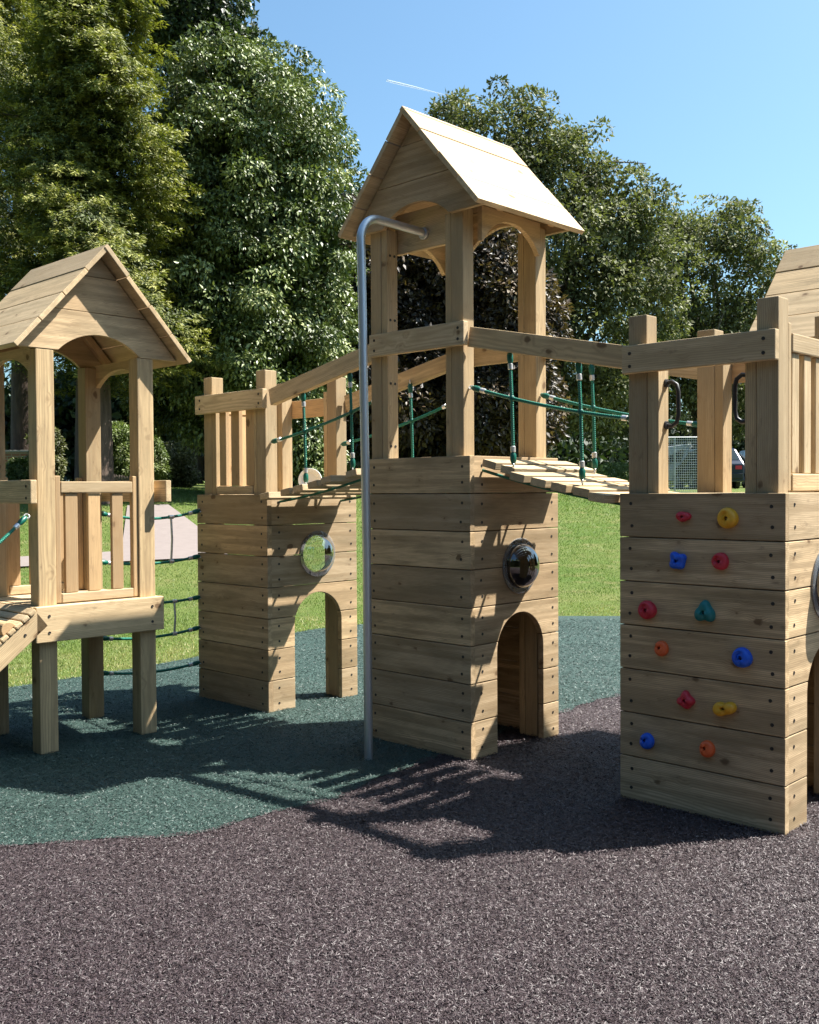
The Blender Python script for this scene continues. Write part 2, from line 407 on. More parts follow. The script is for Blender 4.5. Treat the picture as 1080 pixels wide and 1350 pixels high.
# ================================================================== TOWERS
def castle_posts(root, y0, dz, ztop, xs=(0, S), faces='full'):
    """four posts standing through the deck, each with the batten of its barrier"""
    x0, x1 = xs
    y1 = y0+S
    i = TH
    a = .045                                  # right-hand inset
    P = [(x0+i, y0+a, x0+i+.09, y0+a+.082), (x0+i, y1-i-.082, x0+i+.09, y1-i), (x1-i-.09, y0+a, x1-i, y0+a+.082), (x1-i-.09, y1-i-.082, x1-i, y1-i)]
    return P
def make_m():
    r = empty('play_tower', (0, 0, 0), 'tall wooden play tower with pointed plank roof, standing in the middle beside the metal pole', 'play tower')
    nb = 8; dz = nb*PITCH
    # front wall covers the corner; side wall butts behind it
    wall(r, (0, 0, 0), (0, 1, 0), (TH, 0, 0), nb, S, nrm=(-1, 0, 0))
    rw = wall(r, (TH+.001, .003, 0), (1, 0, 0), (0, TH, 0), nb, S-TH-.002, arch=True, window=True, nrm=(0, -1, 0))
    wall(r, (S, TH+.004, 0), (0, 1, 0), (-TH, 0, 0), nb, S-TH-.006, screws=False)
    wall(r, (TH+.001, S, 0), (1, 0, 0), (0, -TH, 0), nb, S-2*TH-.002, screws=False)
    deck(r, TH+.002, TH+.006, S-TH-.002, S-TH-.002, dz-.002)
    zt = 2.765
    post(r, .036, .07, .118, .150, .0, zt, (.038, .152, .112, .190, zt-.02))
    pl = post(r, .036, .656, .118, .737, .0, zt, (.038, .612, .118, .654, zt-.02))
    post(r, .614, .055, .704, .137, .0, zt, (.614, .139, .702, .177, zt-.02))
    post(r, .614, .622, .704, .704, .0, zt, (.614, .582, .702, .620, zt-.02))
    for z in (1.586, 1.924, 2.265, 2.61):
        for x in (.062, .095): screw((x, .6115, z), (0, -1, 0), pl)
    # rails
    rail(r, (0, .037, 2.068), (TH, .715, 2.188), [((-.001, y, z), (-1, 0, 0)) for y in (.075, .675) for z in (2.10, 2.155)])
    rail(r, (S-TH, .037, 2.068), (S, .715, 2.188))
    # screws on the posts
    # roof
    roof(r, -.085, .80, -.135, .873, 2.735, .572, 0)
    gable(r, 0.0, -.105, .845, 2.735, 2.735, .565, .369, .504, 0)
    gable(r, .712, -.105, .845, 2.735, 2.735, .565, .369, .504, 0)
    brace(r, .022, .128, .612, 2.775, 2.60, 0); brace(r, .70, .128, .612, 2.775, 2.60, 0)
    rail(r, (.13, .12, 2.625), (.16, .64, 2.84), name='pole_board')
    for x in (.17, .6):
        for ya_, yb_ in ((-.05, .31), (.79, .43)):
            mb = MB(); mb.beam((x, ya_, 2.76), (x, yb_, 3.17), (1, 0, 0), .05, .04); mb.build('rafter', WOODO, r)
    dome(r, (.40, .003, .95), (0, -1, 0), acr=ACRD)
    return r
def slats(parent, axis, plane, th, runs, z0, z1, name='slat', m=None, arr=None):
    for a, b in runs:
        mb = MB()
        lo = (plane, a, z0) if axis == 1 else (a, plane, z0); hi = (plane+th, b, z1) if axis == 1 else (b, plane+th, z1)
        mb.box(lo, hi, 2, .003); mb.build(name, m or WOODO, parent)
def make_l():
    y0 = 1.62; nb = 7; dz = nb*PITCH; y1 = y0+S
    r = empty('play_tower', (0, y0, 0), 'roofless wooden tower with a clear round window and arch opening, behind the metal pole', 'play tower')
    wall(r, (0, y0, 0), (0, 1, 0), (TH, 0, 0), nb, S, nrm=(-1, 0, 0))
    wall(r, (TH+.001, y0+.003, 0), (1, 0, 0), (0, TH, 0), nb, S-TH-.002, arch=True, window=True, nrm=(0, -1, 0))
    rail(r, (S-TH, y0+TH+.006, dz-.15), (S, y1, dz-.003)); rail(r, (TH+.002, y1-TH, dz-.15), (S-TH-.002, y1, dz-.003))
    deck(r, TH+.002, y0+TH+.006, S-TH-.002, y1-TH-.002, dz-.002)
    zt = 2.09
    post(r, .036, y0+.055, .126, y0+.145, 0, zt, (.038, y0+.147, .120, y0+.18, 1.86))
    post(r, .036, y1-.125, .126, y1-.035, 0, zt, (.036, y1-.168, .075, y1-.127, 1.96))
    post(r, .614, y0+.055, .704, y0+.145, 0, zt, (.614, y0+.147, .702, y0+.18, 2.0)); post(r, .614, y1-.125, .704, y1-.035, 0, zt)
    rail(r, (0, y0+.035, 1.852), (TH, y1+.015, 1.972), [((-.001, y, z), (-1, 0, 0)) for y in (y0+.075, y1-.04) for z in (1.885, 1.94)])
    rail(r, (S-TH, y0+.035, 1.852), (S, y1+.0, 1.972), m=WOODO)
    rail(r, (.037, y0+.19, dz), (.067, y1-.17, dz+.052), name='bottom_strip')
    slats(r, 1, .037, .028, [(2.085, 2.155), (1.945, 2.03), (1.79, 1.875)], dz+.054, 1.95)
    # far barrier towards the lawn
    rail(r, (.13, y1-.06, 1.86), (.61, y1-.025, 1.96), m=WOODO)
    slats(r, 0, y1-.055, .028, [(.16, .24), (.31, .39), (.46, .54)], dz+.01, 1.858)
    dome(r, (.40, y0+.003, .95), (0, -1, 0), bulge=.075)
    return r
def make_r():
    y0 = -1.6; nb = 7; dz = nb*PITCH; y1 = y0+S
    r = empty('play_tower', (0, y0, 0), 'wooden play tower whose front wall carries twelve coloured climbing holds', 'play tower')
    fw = wall(r, (0, y0, 0), (0, 1, 0), (TH, 0, 0), nb, S, nrm=(-1, 0, 0), name='climbing_wall')
    wall(r, (TH+.001, y0+.003, 0), (1, 0, 0), (0, TH, 0), nb, S-TH-.002, arch=True, window=True, nrm=(0, -1, 0))
    wall(r, (S, y0+TH+.004, 0), (0, 1, 0), (-TH, 0, 0), nb, S-TH-.006, screws=False)
    wall(r, (TH+.001, y1, 0), (1, 0, 0), (0, -TH, 0), nb, S-2*TH-.002, screws=False)
    deck(r, TH+.002, y0+TH+.006, S-TH-.002, y1-TH-.002, dz-.002)
    zt = 2.095
    post(r, .036, y0+.045, .126, y0+.135, 0, zt, (.04, y0+.137, .12, y0+.185, 1.96))
    p = post(r, .036, y1-.112, .12, y1-.022, 0, zt, (.038, y1-.168, .12, y1-.114, 1.96))
    post(r, .614, y0+.055, .704, y0+.145, 0, zt)
    p2 = post(r, .614, y1-.125, .704, y1-.035, 0, zt, (.614, y1-.168, .702, y1-.127, 1.96))
    rail(r, (0, y0+.042, 1.845), (TH, y1-.01, 1.965), [((-.001, y, z), (-1, 0, 0)) for y in (y0+.09, y1-.05) for z in (1.875, 1.93)])
    rail(r, (S-TH, y0+.042, 1.845), (S, y1-.01, 1.965), m=WOODO)
    # barrier on the right-hand side
    f = rail(r, (.137, y0+.05, dz+.004), (.166, y0+.085, 2.005), name='stile')
    rail(r, (.168, y0+.045, 1.89), (.60, y0+.085, 1.965)); rail(r, (.168, y0+.045, dz+.004), (.60, y0+.085, dz+.075), name='bottom_strip')
    slats(r, 0, y0+.055, .025, [(.185, .25), (.30, .365), (.415, .48), (.53, .595)], dz+.077, 1.888, m=WOOD)
    dome(r, (.40, y0+.003, .95), (0, -1, 0), bulge=.10, r=.125, fl=.155, acr=ACRD)
    # grab handles
    for (x, y, q) in ((.098, y1-.168, 1), (.075, y0+.185, -1)):
        mb = MB(); pts = [(x, y-q*a, b) for a, b in ((0, 1.62), (.03, 1.615), (.052, 1.63), (.060, 1.66), (.060, 1.76), (.052, 1.79), (.03, 1.805), (0, 1.80))]
        mb.tube(pts, .0095, 12)
        for zz in (1.62, 1.80): mb.lathe((x, y+.002*q, zz), (0, -q, 0), [(.0005, .012), (.017, .011), (.019, .004), (.019, -.001)], 14)
        mb.build('grab_handle', DARKM, r)
    # climbing holds
    holds = [('red', 0, -1.169, 1.232, 'bean', .8), ('yellow', 0, -1.367, 1.228, 'disc', 1.12), ('blue', 0, -1.144, 1.048, 'star', 1.0), ('red', 0, -1.334, 1.054, 'disc', .95),
             ('red', 0, -1.001, .832, 'disc', 1.08), ('teal', 0, -1.268, .843, 'tri', 1.1), ('orange', 0, -1.062, .679, 'wedge', .9), ('blue', 0, -1.428, .675, 'disc', 1.08),
             ('red', 0, -1.182, .471, 'star', .95), ('yellow', 0, -1.354, .464, 'kidney', 1.05), ('blue', 0, -.992, .275, 'wedge', .95), ('orange', 0, -1.271, .29, 'wedge', .95)]
    sh = {'disc': 'round', 'star': 'knobbly', 'bean': 'oval', 'tri': 'three-lobed', 'wedge': 'teardrop', 'kidney': 'kidney-shaped'}
    for col, x, y, z, kind, sc in holds: hold(fw, (0, y, z), col, kind, sc, '%s %s climbing hold' % (sh[kind], col))
    return r
def hold(parent, c, col, kind, sc, label):
    mb = MB(); n = 40; rings = [1.0, 1.02, .96, .87, .75, .60, .46, .34, .25, .20, .17, .03]; hs = [0, .3, .62, .84, .95, 1.0, 1.02, 1.02, 1.0, .80, .60, .58]
    ph = rnd.uniform(0, 6); H = .030*sc
    def rad(a):
        if kind == 'disc': return .037*(1+.03*math.sin(3*a+ph))
        if kind == 'star': return .036*(1+.13*math.sin(4*a+ph)+.07*math.sin(3*a+2+ph))
        if kind == 'bean': return (1+.07*math.sin(3*a+1))*.036/math.sqrt((math.cos(a)/1.12)**2+(math.sin(a)/.72)**2)
        if kind == 'tri': return .037*(1+.17*math.cos(3*(a-R(90)))+.05*math.sin(5*a))
        if kind == 'wedge': return .034*(1+.26*math.cos(a+R(35))-.05*math.cos(2*a))
        if kind == 'kidney': return .037*(1+.30*math.cos(2*(a-R(20)))-.30*max(0, math.sin(a+R(15)))**3)
    vs = []; gs = []; fs = []
    for i, (t, h) in enumerate(zip(rings, hs)):
        for k in range(n):
            a = 2*math.pi*k/n; rr_ = rad(a)*t*sc
            lump = 1+.12*math.sin(3*a+ph*2)*(1-t)+.10*math.sin(2*a+ph)
            dent = 0
            if kind == 'disc': dent = .35*math.exp(-((t-.45)/.2)**2)*max(0, math.cos(a-2.5))
            vs.append((c[0]-H*h*lump*(1-dent), c[1]-math.cos(a)*rr_, c[2]+math.sin(a)*rr_)); gs.append((0, 0, 0))
    for i in range(len(rings)-1):
        for k in range(n): fs.append((i*n+k, (i+1)*n+k, (i+1)*n+(k+1) % n, i*n+(k+1) % n))
    fs.append(tuple((len(rings)-1)*n+k for k in range(n))[::-1])
    mb.add(vs, fs, gs, .5, True); o = mb.build('climbing_hold', HCOL[col], parent, label)
    m2 = MB(); m2.lathe((c[0]-H*.62, c[1], c[2]), (-1, 0, 0), [(.0065, -.01), (.0065, .002), (.004, .0025), (.004, -.002), (.0003, -.002)], 10)
    m2.build('bolt', DARKM, o)
    return o
def make_s(loc, label, shift=(0, 0, 0), beamz=.765):
    """low tower: deck on posts, roof with its gable facing -y"""
    X0, Y0 = -1.445, 1.655; X1, Y1 = X0+.745, Y0+.745
    r = empty('play_tower', (X0, Y0, 0), label, 'play tower')
    dz = beamz; zt = 2.085
    PX = [(X0+.032, X0+.130), (X1-.130, X1-.032)]; PY = [(Y0+.036, Y0+.128), (Y1-.128, Y1-.036)]
    for xi, (xa, xb) in enumerate(PX):
        for yi, (ya, yb) in enumerate(PY):
            mb = MB(); mb.box((xa, ya, 0), (xb, yb, zt), 2, .005)
            mb.build('post', POSTW, r)
    # edge beams
    rail(r, (X0+.0, Y0, dz-.185), (X1, Y0+.035, dz), [((x, Y0-.001, z), (0, -1, 0)) for x in (X0+.07, X1-.075) for z in (dz-.05, dz-.135)], name='edge_beam')
    rail(r, (X0, Y1-.035, dz-.185), (X1, Y1, dz), name='edge_beam')
    rail(r, (X0-.003, Y0+.037, dz-.182), (X0+.031, Y1-.037, dz-.002), name='edge_beam'); rail(r, (X1-.031, Y0+.037, dz-.182), (X1+.003, Y1-.037, dz-.002), name='edge_beam')
    deck(r, X0+.033, Y0+.037, X1-.033, Y1-.037, dz+.001)
    # barriers front and back
    for yy, s_ in ((Y0+.045, 1), (Y1-.085, -1)):
        rail(r, (X0+.132, yy+.0, dz+.006), (X0+.162, yy+.037, 1.435), name='stile', m=WOODO); rail(r, (X1-.162, yy, dz+.006), (X1-.132, yy+.037, 1.435), name='stile', m=WOODO)
        rail(r, (X0+.164, yy-.002, 1.345), (X1-.164, yy+.03, 1.405)); rail(r, (X0+.164, yy-.002, dz+.006), (X1-.164, yy+.035, dz+.055), name='bottom_strip')
        slats(r, 0, yy+.006, .024, [(X0+.19, X0+.26), (X0+.32, X0+.39), (X0+.46, X0+.525)] if s_ > 0 else [(X0+.15, X0+.23), (X0+.29, X0+.37), (X0+.44, X0+.52), (X0+.56, X0+.60)], dz+.057, 1.343)
    # rails over the two openings, ends proud of the posts
    rail(r, (X0-.035, Y0-.03, 1.292), (X0-.001, Y1+.02, 1.412), [((X0-.036, y, z), (-1, 0, 0)) for y in (Y0+.02, Y1-.04) for z in (1.32, 1.38)])
    rail(r, (X1+.001, Y0-.03, 1.292), (X1+.035, Y1+.02, 1.412))
    roof(r, X0-.125, X1+.175-.05+.04, Y0-.055, Y1+.075, 2.085, .568, 1)
    c = (X0-.125+X1+.165)/2; hf = (X1+.165-X0+.125)/2
    gable(r, Y0+.034, X0-.10, X1+.10, 2.085, 2.085, .562, c, hf, 1)
    gable(r, Y1-.05, X0-.10, X1+.10, 2.085, 2.085, .562, c, hf, 1)
    brace(r, X0+.03, Y0+.09, Y1-.105, 2.10, 1.96, 1); brace(r, X1-.06, Y0+.09, Y1-.105, 2.10, 1.96, 1)
    for yy in (Y0+.06, Y1-.09):
        for g_ in (-1, 1):
            mb = MB(); mb.beam((c+g_*.42, yy, 2.10), (c+g_*.06, yy, 2.50), (0, 1, 0), .05, .04); mb.build('rafter', WOODO, r)
    return r
tM = make_m(); tL = make_l(); tR = make_r()
tS = make_s((0, 0), 'low wooden tower on open legs with plank roof, ramp on its left')
# the roofed tower behind the climbing wall tower: copy of the low one
def copy_tree(o, parent=None):
    c = o.copy(); COL.objects.link(c); c.parent = parent
    for ch in list(o.children): copy_tree(ch, c)
    return c
tK = copy_tree(tS); tK.location = (1.275, -1.68, 0.0)
tK['label'] = 'roofed wooden tower mostly hidden behind the climbing wall tower, only its plank roof showing'
for t_ in (tM, tL, tR, tS, tK): t_['group'] = 'linked wooden play towers'

# fire pole
fp = empty('fire_pole', (-.32, .402, 0), 'tall galvanised steel pole bent over at the top to meet the tall tower', 'pole')
mb = MB(); pts = [(-.32, .402, 0), (-.32, .405, 1.0), (-.32, .43, 2.55)]
bx, by, br = -.32, .432, .12
for i in range(9):
    a = R(180-90*i/8); pts.append((bx+br+br*math.cos(a), by, 2.60+br*math.sin(a)))
pts += [(.10, .42, 2.71), (.128, .42, 2.705)]
mb.tube(pts, .0215, 18); mb.build('tube', STEEL, fp)
mb = MB(); mb.lathe((.129, .42, 2.705), (-1, 0, 0), [(.0005, .014), (.030, .014), (.034, .008), (.034, 0)], 18); mb.build('mounting_flange', STEEL, fp)

# bridges
def bridge(ya, yb, za, zb, label, fa, fb):
    """ya: high end (by the tall tower), yb: low end; planks run along x"""
    r = empty('plank_bridge', (0, (ya+yb)/2, 0), label, 'bridge', 'plank bridges between the towers')
    n = 7; sgn = 1 if yb > ya else -1; step = abs(yb-ya-sgn*.02)/n
    fronts = [.065, .06, -.02, -.015, -.022, -.018, -.075]
    for i in range(n):
        t = (i+.5)/n; yc = ya+sgn*(.012+step*(i+.5)); z = za+(zb-za)*t-.025*4*t*(1-t)*.6-(0, 0, .008, .008, .008, .008, .014)[i]
        sl2 = (zb-za)/abs(yb-ya)-.06*(1-2*t)
        mb = MB(); hw = step/2-.0175; x0 = fronts[i]
        d = Vector((0, sgn*math.cos(math.atan(sl2)), math.sin(math.atan(sl2))))
        nr = Vector((0, -sgn*d.z, abs(d.y)))
        c = Vector((x0, yc, z)); mb.prism([(0, -hw), (.70, -hw), (.70, hw), (0, hw)], c-nr*.038, (1, 0, 0), d, nr*.038, 'u', .004)
        mb.build('plank', WOOD, r)
    # rope under the planks
    for x in (.10, .60):
        pts = [(x, ya+sgn*.0+sgn*abs(yb-ya)*t, za+(zb-za)*t-.025*4*t*(1-t)*.6-.062) for t in [i/10 for i in range(11)]]
        mb = MB(); mb.tube(pts, .0075, 10); mb.build('carrying_rope', ROPE, r)
    for x, hx in ((.08, .045), (.655, .665)):
        zt0, zt1 = 2.155, 1.962
        mb = MB(); q0 = Vector((hx, ya-sgn*.05, zt0-.09+.0)); q1 = Vector((hx, yb+sgn*.06 if abs(hx) > 1 else yb, zt1-.09))
        q0 = Vector((hx+.02, ya+sgn*.0-sgn*.052, zt0-.092)); q1 = Vector((hx+.02, yb+sgn*.012, zt1-.092))
        mb.beam(q0, q1, (0, 0, 1), .10, .045, .004); mb.build('handrail', WOOD, r)
        y1_, y2_ = ya+sgn*abs(yb-ya)*(.235 if x < .5 else .33), ya+sgn*abs(yb-ya)*(.70 if x < .5 else .80)
        h0 = Vector((x, ya-sgn*.052, 1.862)); h1 = Vector((x, yb+sgn*.05, 1.65))
        def hz(y): t = (y-h0.y)/(h1.y-h0.y); return h0.z+(h1.z-h0.z)*t-.02*4*t*(1-t)
        def rz(y): t = (y-q0.y)/(q1.y-q0.y); return q0.z+(q1.z-q0.z)*t
        def pz(y): t = (y-ya)/(yb-ya); return za+(zb-za)*t-.015*4*t*(1-t)
        rope(r, h0, h1, .02, name='side_rope')
        for y_ in (y1_, y2_):
            rope(r, (x, y_+.012, rz(y_)+.01), (x, y_, hz(y_)), ends=(1, 0), name='hanging_rope')
            rope(r, (x, y_-.008, pz(y_)+.012), (x, y_, hz(y_)), ends=(1, 0), name='hanging_rope')
            knot(r, (x, y_, hz(y_)))
    return r
bridge(0, -.86, 1.508, 1.335, 'sloping plank bridge with green side ropes between tall tower and climbing wall tower', 0, 0)
bridge(.74, 1.62, 1.508, 1.345, 'plank bridge with green side ropes between tall tower and tower with clear window', 0, 0)

# rope ladder net between the low tower and the window tower
rnr = empty('rope_net', (-.35, 2.2, 0), 'green rope traverse net between the low roofed tower and the window tower', 'rope net')
zs = [1.225, .927, .658, .458, .228]; ys = [2.325, 2.33, 2.335, 2.34, 2.343]
zS = [1.225, .93, .70, .47, .26]
for k in range(5):
    rope(rnr, (-.004, ys[k], zs[k]), (-.737, 2.31, zS[k]), sag=(.045, .03, .03, .03, .03)[k], name='rope')
for k, t in ((0, .30), (2, .27)):
    def pt(i, t):
        a = Vector((-.004, ys[i], zs[i])).lerp(Vector((-.737, 2.31, zS[i])), t); a.z -= 4*(.045, .03, .03, .03, .03)[i]*t*(1-t); return a
    a, b = pt(k, t), pt(k+1, t)
    mb = MB(); m_ = (a+b)/2+Vector((.0, -.012, 0)); mb.tube([a, m_, b], .007, 8); mb.build('rope', STEEL, rnr, 'grey connecting rope')
    for p in (a, b): mb = MB(); mb.tube([p-Vector((.016, 0, 0)), p+Vector((.016, 0, 0))], .013, 10); mb.build('ferrule', FERR, rnr)

# ramp on the low tower
rp = empty('access_ramp', (-1.9, 2.0, 0), 'wooden ramp with close planks and round foot bar leading up to low tower', 'ramp')
P0 = Vector((-1.485, 0, .762)); slope = Vector((-1.0, 0, -.80)).normalized(); nrm = Vector((-slope.z*-1, 0, 0))
nrm = Vector((.80*-1, 0, 1.0)).normalized()
Lr = .94/abs(slope.z)*1.0
Lr = (.762-.03)/abs(slope.z)
for yy in (1.675, 2.335):
    mb = MB(); a = Vector((-1.455, yy, .762))-nrm*.022; mb.prism([(0, 0), (Lr, 0), (Lr, -.10), (0, -.10)], a-Vector((0, .02, 0)), slope, nrm, Vector((0, .04, 0)), 'u', .004)
    o = mb.build('stringer', WOOD, rp); screw(a+slope*.12-nrm*.05+Vector((0, -.021, 0)), (0, -1, 0), o)
n = int(Lr/.046)
for i in range(n):
    a = Vector((-1.457, 1.645, .762))+slope*(i*.046+.001)
    mb = MB(); mb.prism([(0, 0), (.72, 0), (.72, .041), (0, .041)], a-nrm*.021, (0, 1, 0), slope, nrm*.021, 'u', .006)
    mb.build('ramp_plank', WOOD, rp)
for d_ in (.16, .46, .76):
    a = Vector((-1.457, 1.66, .762))+slope*d_; mb = MB(); pts = [(0.03*math.cos(R(t)), .045*math.sin(R(t))) for t in range(0, 181, 15)]
    mb.prism([(p[0]*1.3, p[1]) for p in pts], a, slope, nrm, (0, .68, 0), 't', .003); mb.build('foot_bar', WOODO, rp)
rr1 = empty('climbing_rope', (-1.47, 1.72, 1.22), 'green hand rope tied to the low tower post and hanging over the ramp', 'rope')
rope(rr1, (-1.462, 1.715, 1.225), (-2.35, 1.50, .72), .06, ends=(1, 0))

def on_ray(px, py, dist):
    X = (px-540)/FPX; Y = -(py-675)/FPX; d = fwd+cright*X+cup*Y; h = math.hypot(d.x, d.y); return CAM+d*(dist/h)
hp = Vector((.85, 2.22, 1.424)); dirh = Vector((-.8, -.75, .12)).normalized()
mb = MB(); mb.lathe(hp, dirh, [(.03, -.10), (.045, -.08), (.062, -.04), (.078, -.005), (.084, .006), (.082, .012), (.066, .006), (.060, -.01), (.052, -.02), (.0005, -.028)], 32)
th_ = mb.build('talk_horn', WHITEP, tL, 'white round speaking horn')
mb = MB(); mb.tube([(.70, 2.30, 1.30), (.78, 2.29, 1.30), hp-dirh*.10+Vector((0, 0, -.06)), tuple(hp-dirh*.09)], .018, 12); mb.build('horn_pipe', STEEL, th_)

# ================================================================== GROUND
def sstep(a, b, x):
    t = np.clip((np.asarray(x, float)-a)/(b-a), 0, 1); return t*t*(3-2*t)
def tdist(x, y): return (x-CAM.x)*ca+(y-CAM.y)*sa          # metres in front of the viewing point
def tside(x, y): return (x-CAM.x)*sa-(y-CAM.y)*ca
def terrain(x, y):
    x = np.asarray(x, float); y = np.asarray(y, float); d = tdist(x, y); s = tside(x, y)
    z = 1.25*sstep(11, 26, d)+.30*sstep(-1, -9, s)*sstep(11, 22, d)
    z = z+.012*np.clip(d-30, 0, 200)
    z = z+.03*np.sin(x*.21+1)*np.sin(y*.17)*sstep(10, 16, d)
    return z-.012
def ground_at(px, py, maxd=80):
    X = (px-540)/FPX; Y = -(py-675)/FPX; d = fwd+cright*X+cup*Y; h = math.hypot(d.x, d.y); k = 2.0
    while k < maxd:
        p = CAM+d*(k/h)
        if p.z <= float(terrain(p.x, p.y)): return p
        k += .05
    return CAM+d*(maxd/h)
def col_at(px, dist, z=None):
    X = (px-540)/FPX; d = fwd_h+right0*X; p = CAM+d*dist
    return Vector((p.x, p.y, float(terrain(p.x, p.y)) if z is None else z))
def h_at(py, px, dist):
    p = on_ray(px, py, math.hypot(dist, dist*(px-540)/FPX)); return p.z

def grid_mesh(name, xs, ys, m):
    X, Y = np.meshgrid(xs, ys, indexing='ij'); Z = terrain(X, Y); nx, ny = len(xs), len(ys)
    v = np.stack([X, Y, Z], -1).reshape(-1, 3); i = np.arange((nx-1)*(ny-1)); a = i//(ny-1)*ny+i % (ny-1)
    f = np.stack([a, a+ny, a+ny+1, a+1], -1)
    return raw_mesh(name, v, f, m)
def raw_mesh(name, v, f, m, attrs=None, smooth=True, parent=None, loc=None):
    me = bpy.data.meshes.new(name); nv, nf = len(v), len(f); k = f.shape[1]
    if loc is not None: v = v-np.array(loc)
    me.vertices.add(nv); me.vertices.foreach_set('co', np.ascontiguousarray(v, dtype=np.float32).ravel())
    me.loops.add(nf*k); me.loops.foreach_set('vertex_index', f.astype(np.int32).ravel())
    me.polygons.add(nf); me.polygons.foreach_set('loop_start', np.arange(0, nf*k, k, dtype=np.int32))
    try: me.polygons.foreach_set('loop_total', np.full(nf, k, dtype=np.int32))
    except Exception: pass
    me.polygons.foreach_set('use_smooth', np.full(nf, smooth, dtype=bool))
    for an_, (dom, arr) in (attrs or {}).items():
        a = me.attributes.new(an_, 'FLOAT', dom); a.data.foreach_set('value', np.asarray(arr, dtype=np.float32))
    me.materials.append(m); me.update(calc_edges=True); 
    o = bpy.data.objects.new(name, me); COL.objects.link(o)
    if parent is not None: o.parent = parent
    elif loc is not None: o.location = loc
    return o
# grass sheet
GR, gn, gb = mat('lawn_ground')
tc = N(gn, 'ShaderNodeTexCoord').outputs['Object']
a_ = noise(gn, tc, .35, 4); b_ = noise(gn, tc, 3.0, 4); c_ = noise(gn, tc, 60, 3, .7); d_ = noise(gn, tc, 1.1, 3)
g1 = mix(gn, ramp(gn, a_, [(.35, (0, 0, 0)), (.65, (1, 1, 1))]), (.085, .135, .028), (.13, .16, .045))
g2 = mix(gn, ramp(gn, b_, [(.5, (0, 0, 0)), (.8, (1, 1, 1))]), g1, (.19, .18, .075))
g3 = mix(gn, 1.0, g2, ramp(gn, c_, [(.3, (.55, .55, .5)), (.7, (1.35, 1.35, 1.3))]), 'MULTIPLY')
gn.links.new(g3, gb.inputs['Base Color']); gb.inputs['Roughness'].default_value = .9; gb.inputs['Specular IOR Level'].default_value = .15
gn.links.new(bump(gn, c_, 1, .03), gb.inputs['Normal'])
ax_ = np.concatenate([[-1500, -400, -150], np.arange(-60, 130, 1.0), [150, 200, 300, 500, 900, 2000]])
g = grid_mesh('ground', ax_, ax_, GR); setp(g, kind='structure')
# rubber surfacing: two colours of bound shreds
def rubber(name, c0, c1, hi):
    m, n, b = mat(name); tc = N(n, 'ShaderNodeTexCoord').outputs['Object']
    cells = N(n, 'ShaderNodeTexVoronoi'); cells.inputs['Scale'].default_value = 55; n.links.new(tc, cells.inputs['Vector'])
    sc_ = N(n, 'ShaderNodeSeparateColor'); n.links.new(cells.outputs['Color'], sc_.inputs[0])
    rot = N(n, 'ShaderNodeVectorRotate'); rot.rotation_type = 'Z_AXIS'; n.links.new(tc, rot.inputs['Vector'])
    n.links.new(mth(n, 'MULTIPLY', sc_.outputs[0], 6.28), rot.inputs['Angle'])
    f1 = noise(n, vmul(n, rot.outputs[0], (70, 420, 70)), 1, 2, .6)
    f2 = noise(n, vmul(n, tc, (130, 130, 130)), 1, 4, .75)
    f = mth(n, 'MULTIPLY_ADD', f1, .65, mth(n, 'MULTIPLY', f2, .35))
    big = noise(n, tc, 1.3, 4)
    c = ramp(n, f, [(.32, tuple(x*.35 for x in c0)), (.47, c0), (.58, c1), (.68, hi)])
    c = mix(n, 1, c, ramp(n, big, [(.3, (.85, .85, .85)), (.7, (1.12, 1.12, 1.12))]), 'MULTIPLY')
    n.links.new(c, b.inputs['Base Color']); b.inputs['Roughness'].default_value = .7; b.inputs['Specular IOR Level'].default_value = .4
    n.links.new(bump(n, f, 1, .012), b.inputs['Normal']); return m
RP = rubber('rubber_brown', (.046, .032, .034), (.076, .056, .059), (.14, .112, .115))
RG = rubber('rubber_green', (.024, .052, .044), (.044, .088, .075), (.12, .175, .16))
def smooth_poly(pts, n=6, closed=True):
    out = []; m = len(pts)
    for i in range(m):
        p0, p1, p2, p3 = [np.array(pts[(i+k-1) % m], float) for k in range(4)]
        for j in range(n):
            t = j/n; out.append(tuple(.5*((2*p1)+(-p0+p2)*t+(2*p0-5*p1+4*p2-p3)*t*t+(-p0+3*p1-3*p2+p3)*t**3)))
    return out
outer = [(-9, 4.2), (-5, 4.1), (-2.6, 3.75), (-.71, 3.6), (.94, 3.74), (2.2, 4.2), (2.98, 4.24), (4.2, 3.85), (5.23, 2.92), (6.1, 1.6), (6.6, -.6), (6.2, -4), (4, -8.5), (-1, -11), (-8, -10.5), (-12, -5), (-12, 1)]
bound = [(-12, 2.6), (-6, 2.6), (-3.6, 1.95), (-2.16, .52), (-1.55, .10), (-.853, .05), (-.118, .19), (1.2, .34), (1.9, .37), (3.2, .1), (4.2, -.2), (6.2, -1.2), (9, -3)]
OUT = smooth_poly(outer); 
def sheet(name, poly, z, m, kind='structure', zf=None):
    bm = bmesh.new(); vs = [bm.verts.new((x, y, z if zf is None else zf(x, y)+z)) for x, y in poly]; bm.faces.new(vs)
    bmesh.ops.triangulate(bm, faces=bm.faces[:])
    bmesh.ops.recalc_face_normals(bm, faces=bm.faces[:])
    me = bpy.data.meshes.new(name); bm.to_mesh(me); bm.free()
    if me.polygons and me.polygons[0].normal.z < 0: me.flip_normals()
    me.materials.append(m); o = bpy.data.objects.new(name, me); COL.objects.link(o); setp(o, kind=kind); return o
def interp_bound(x):
    xs = [b[0] for b in bound]; ys_ = [b[1] for b in bound]; return np.interp(x, xs, ys_)
sheet('rubber_surface_brown', OUT, -.004, RP)
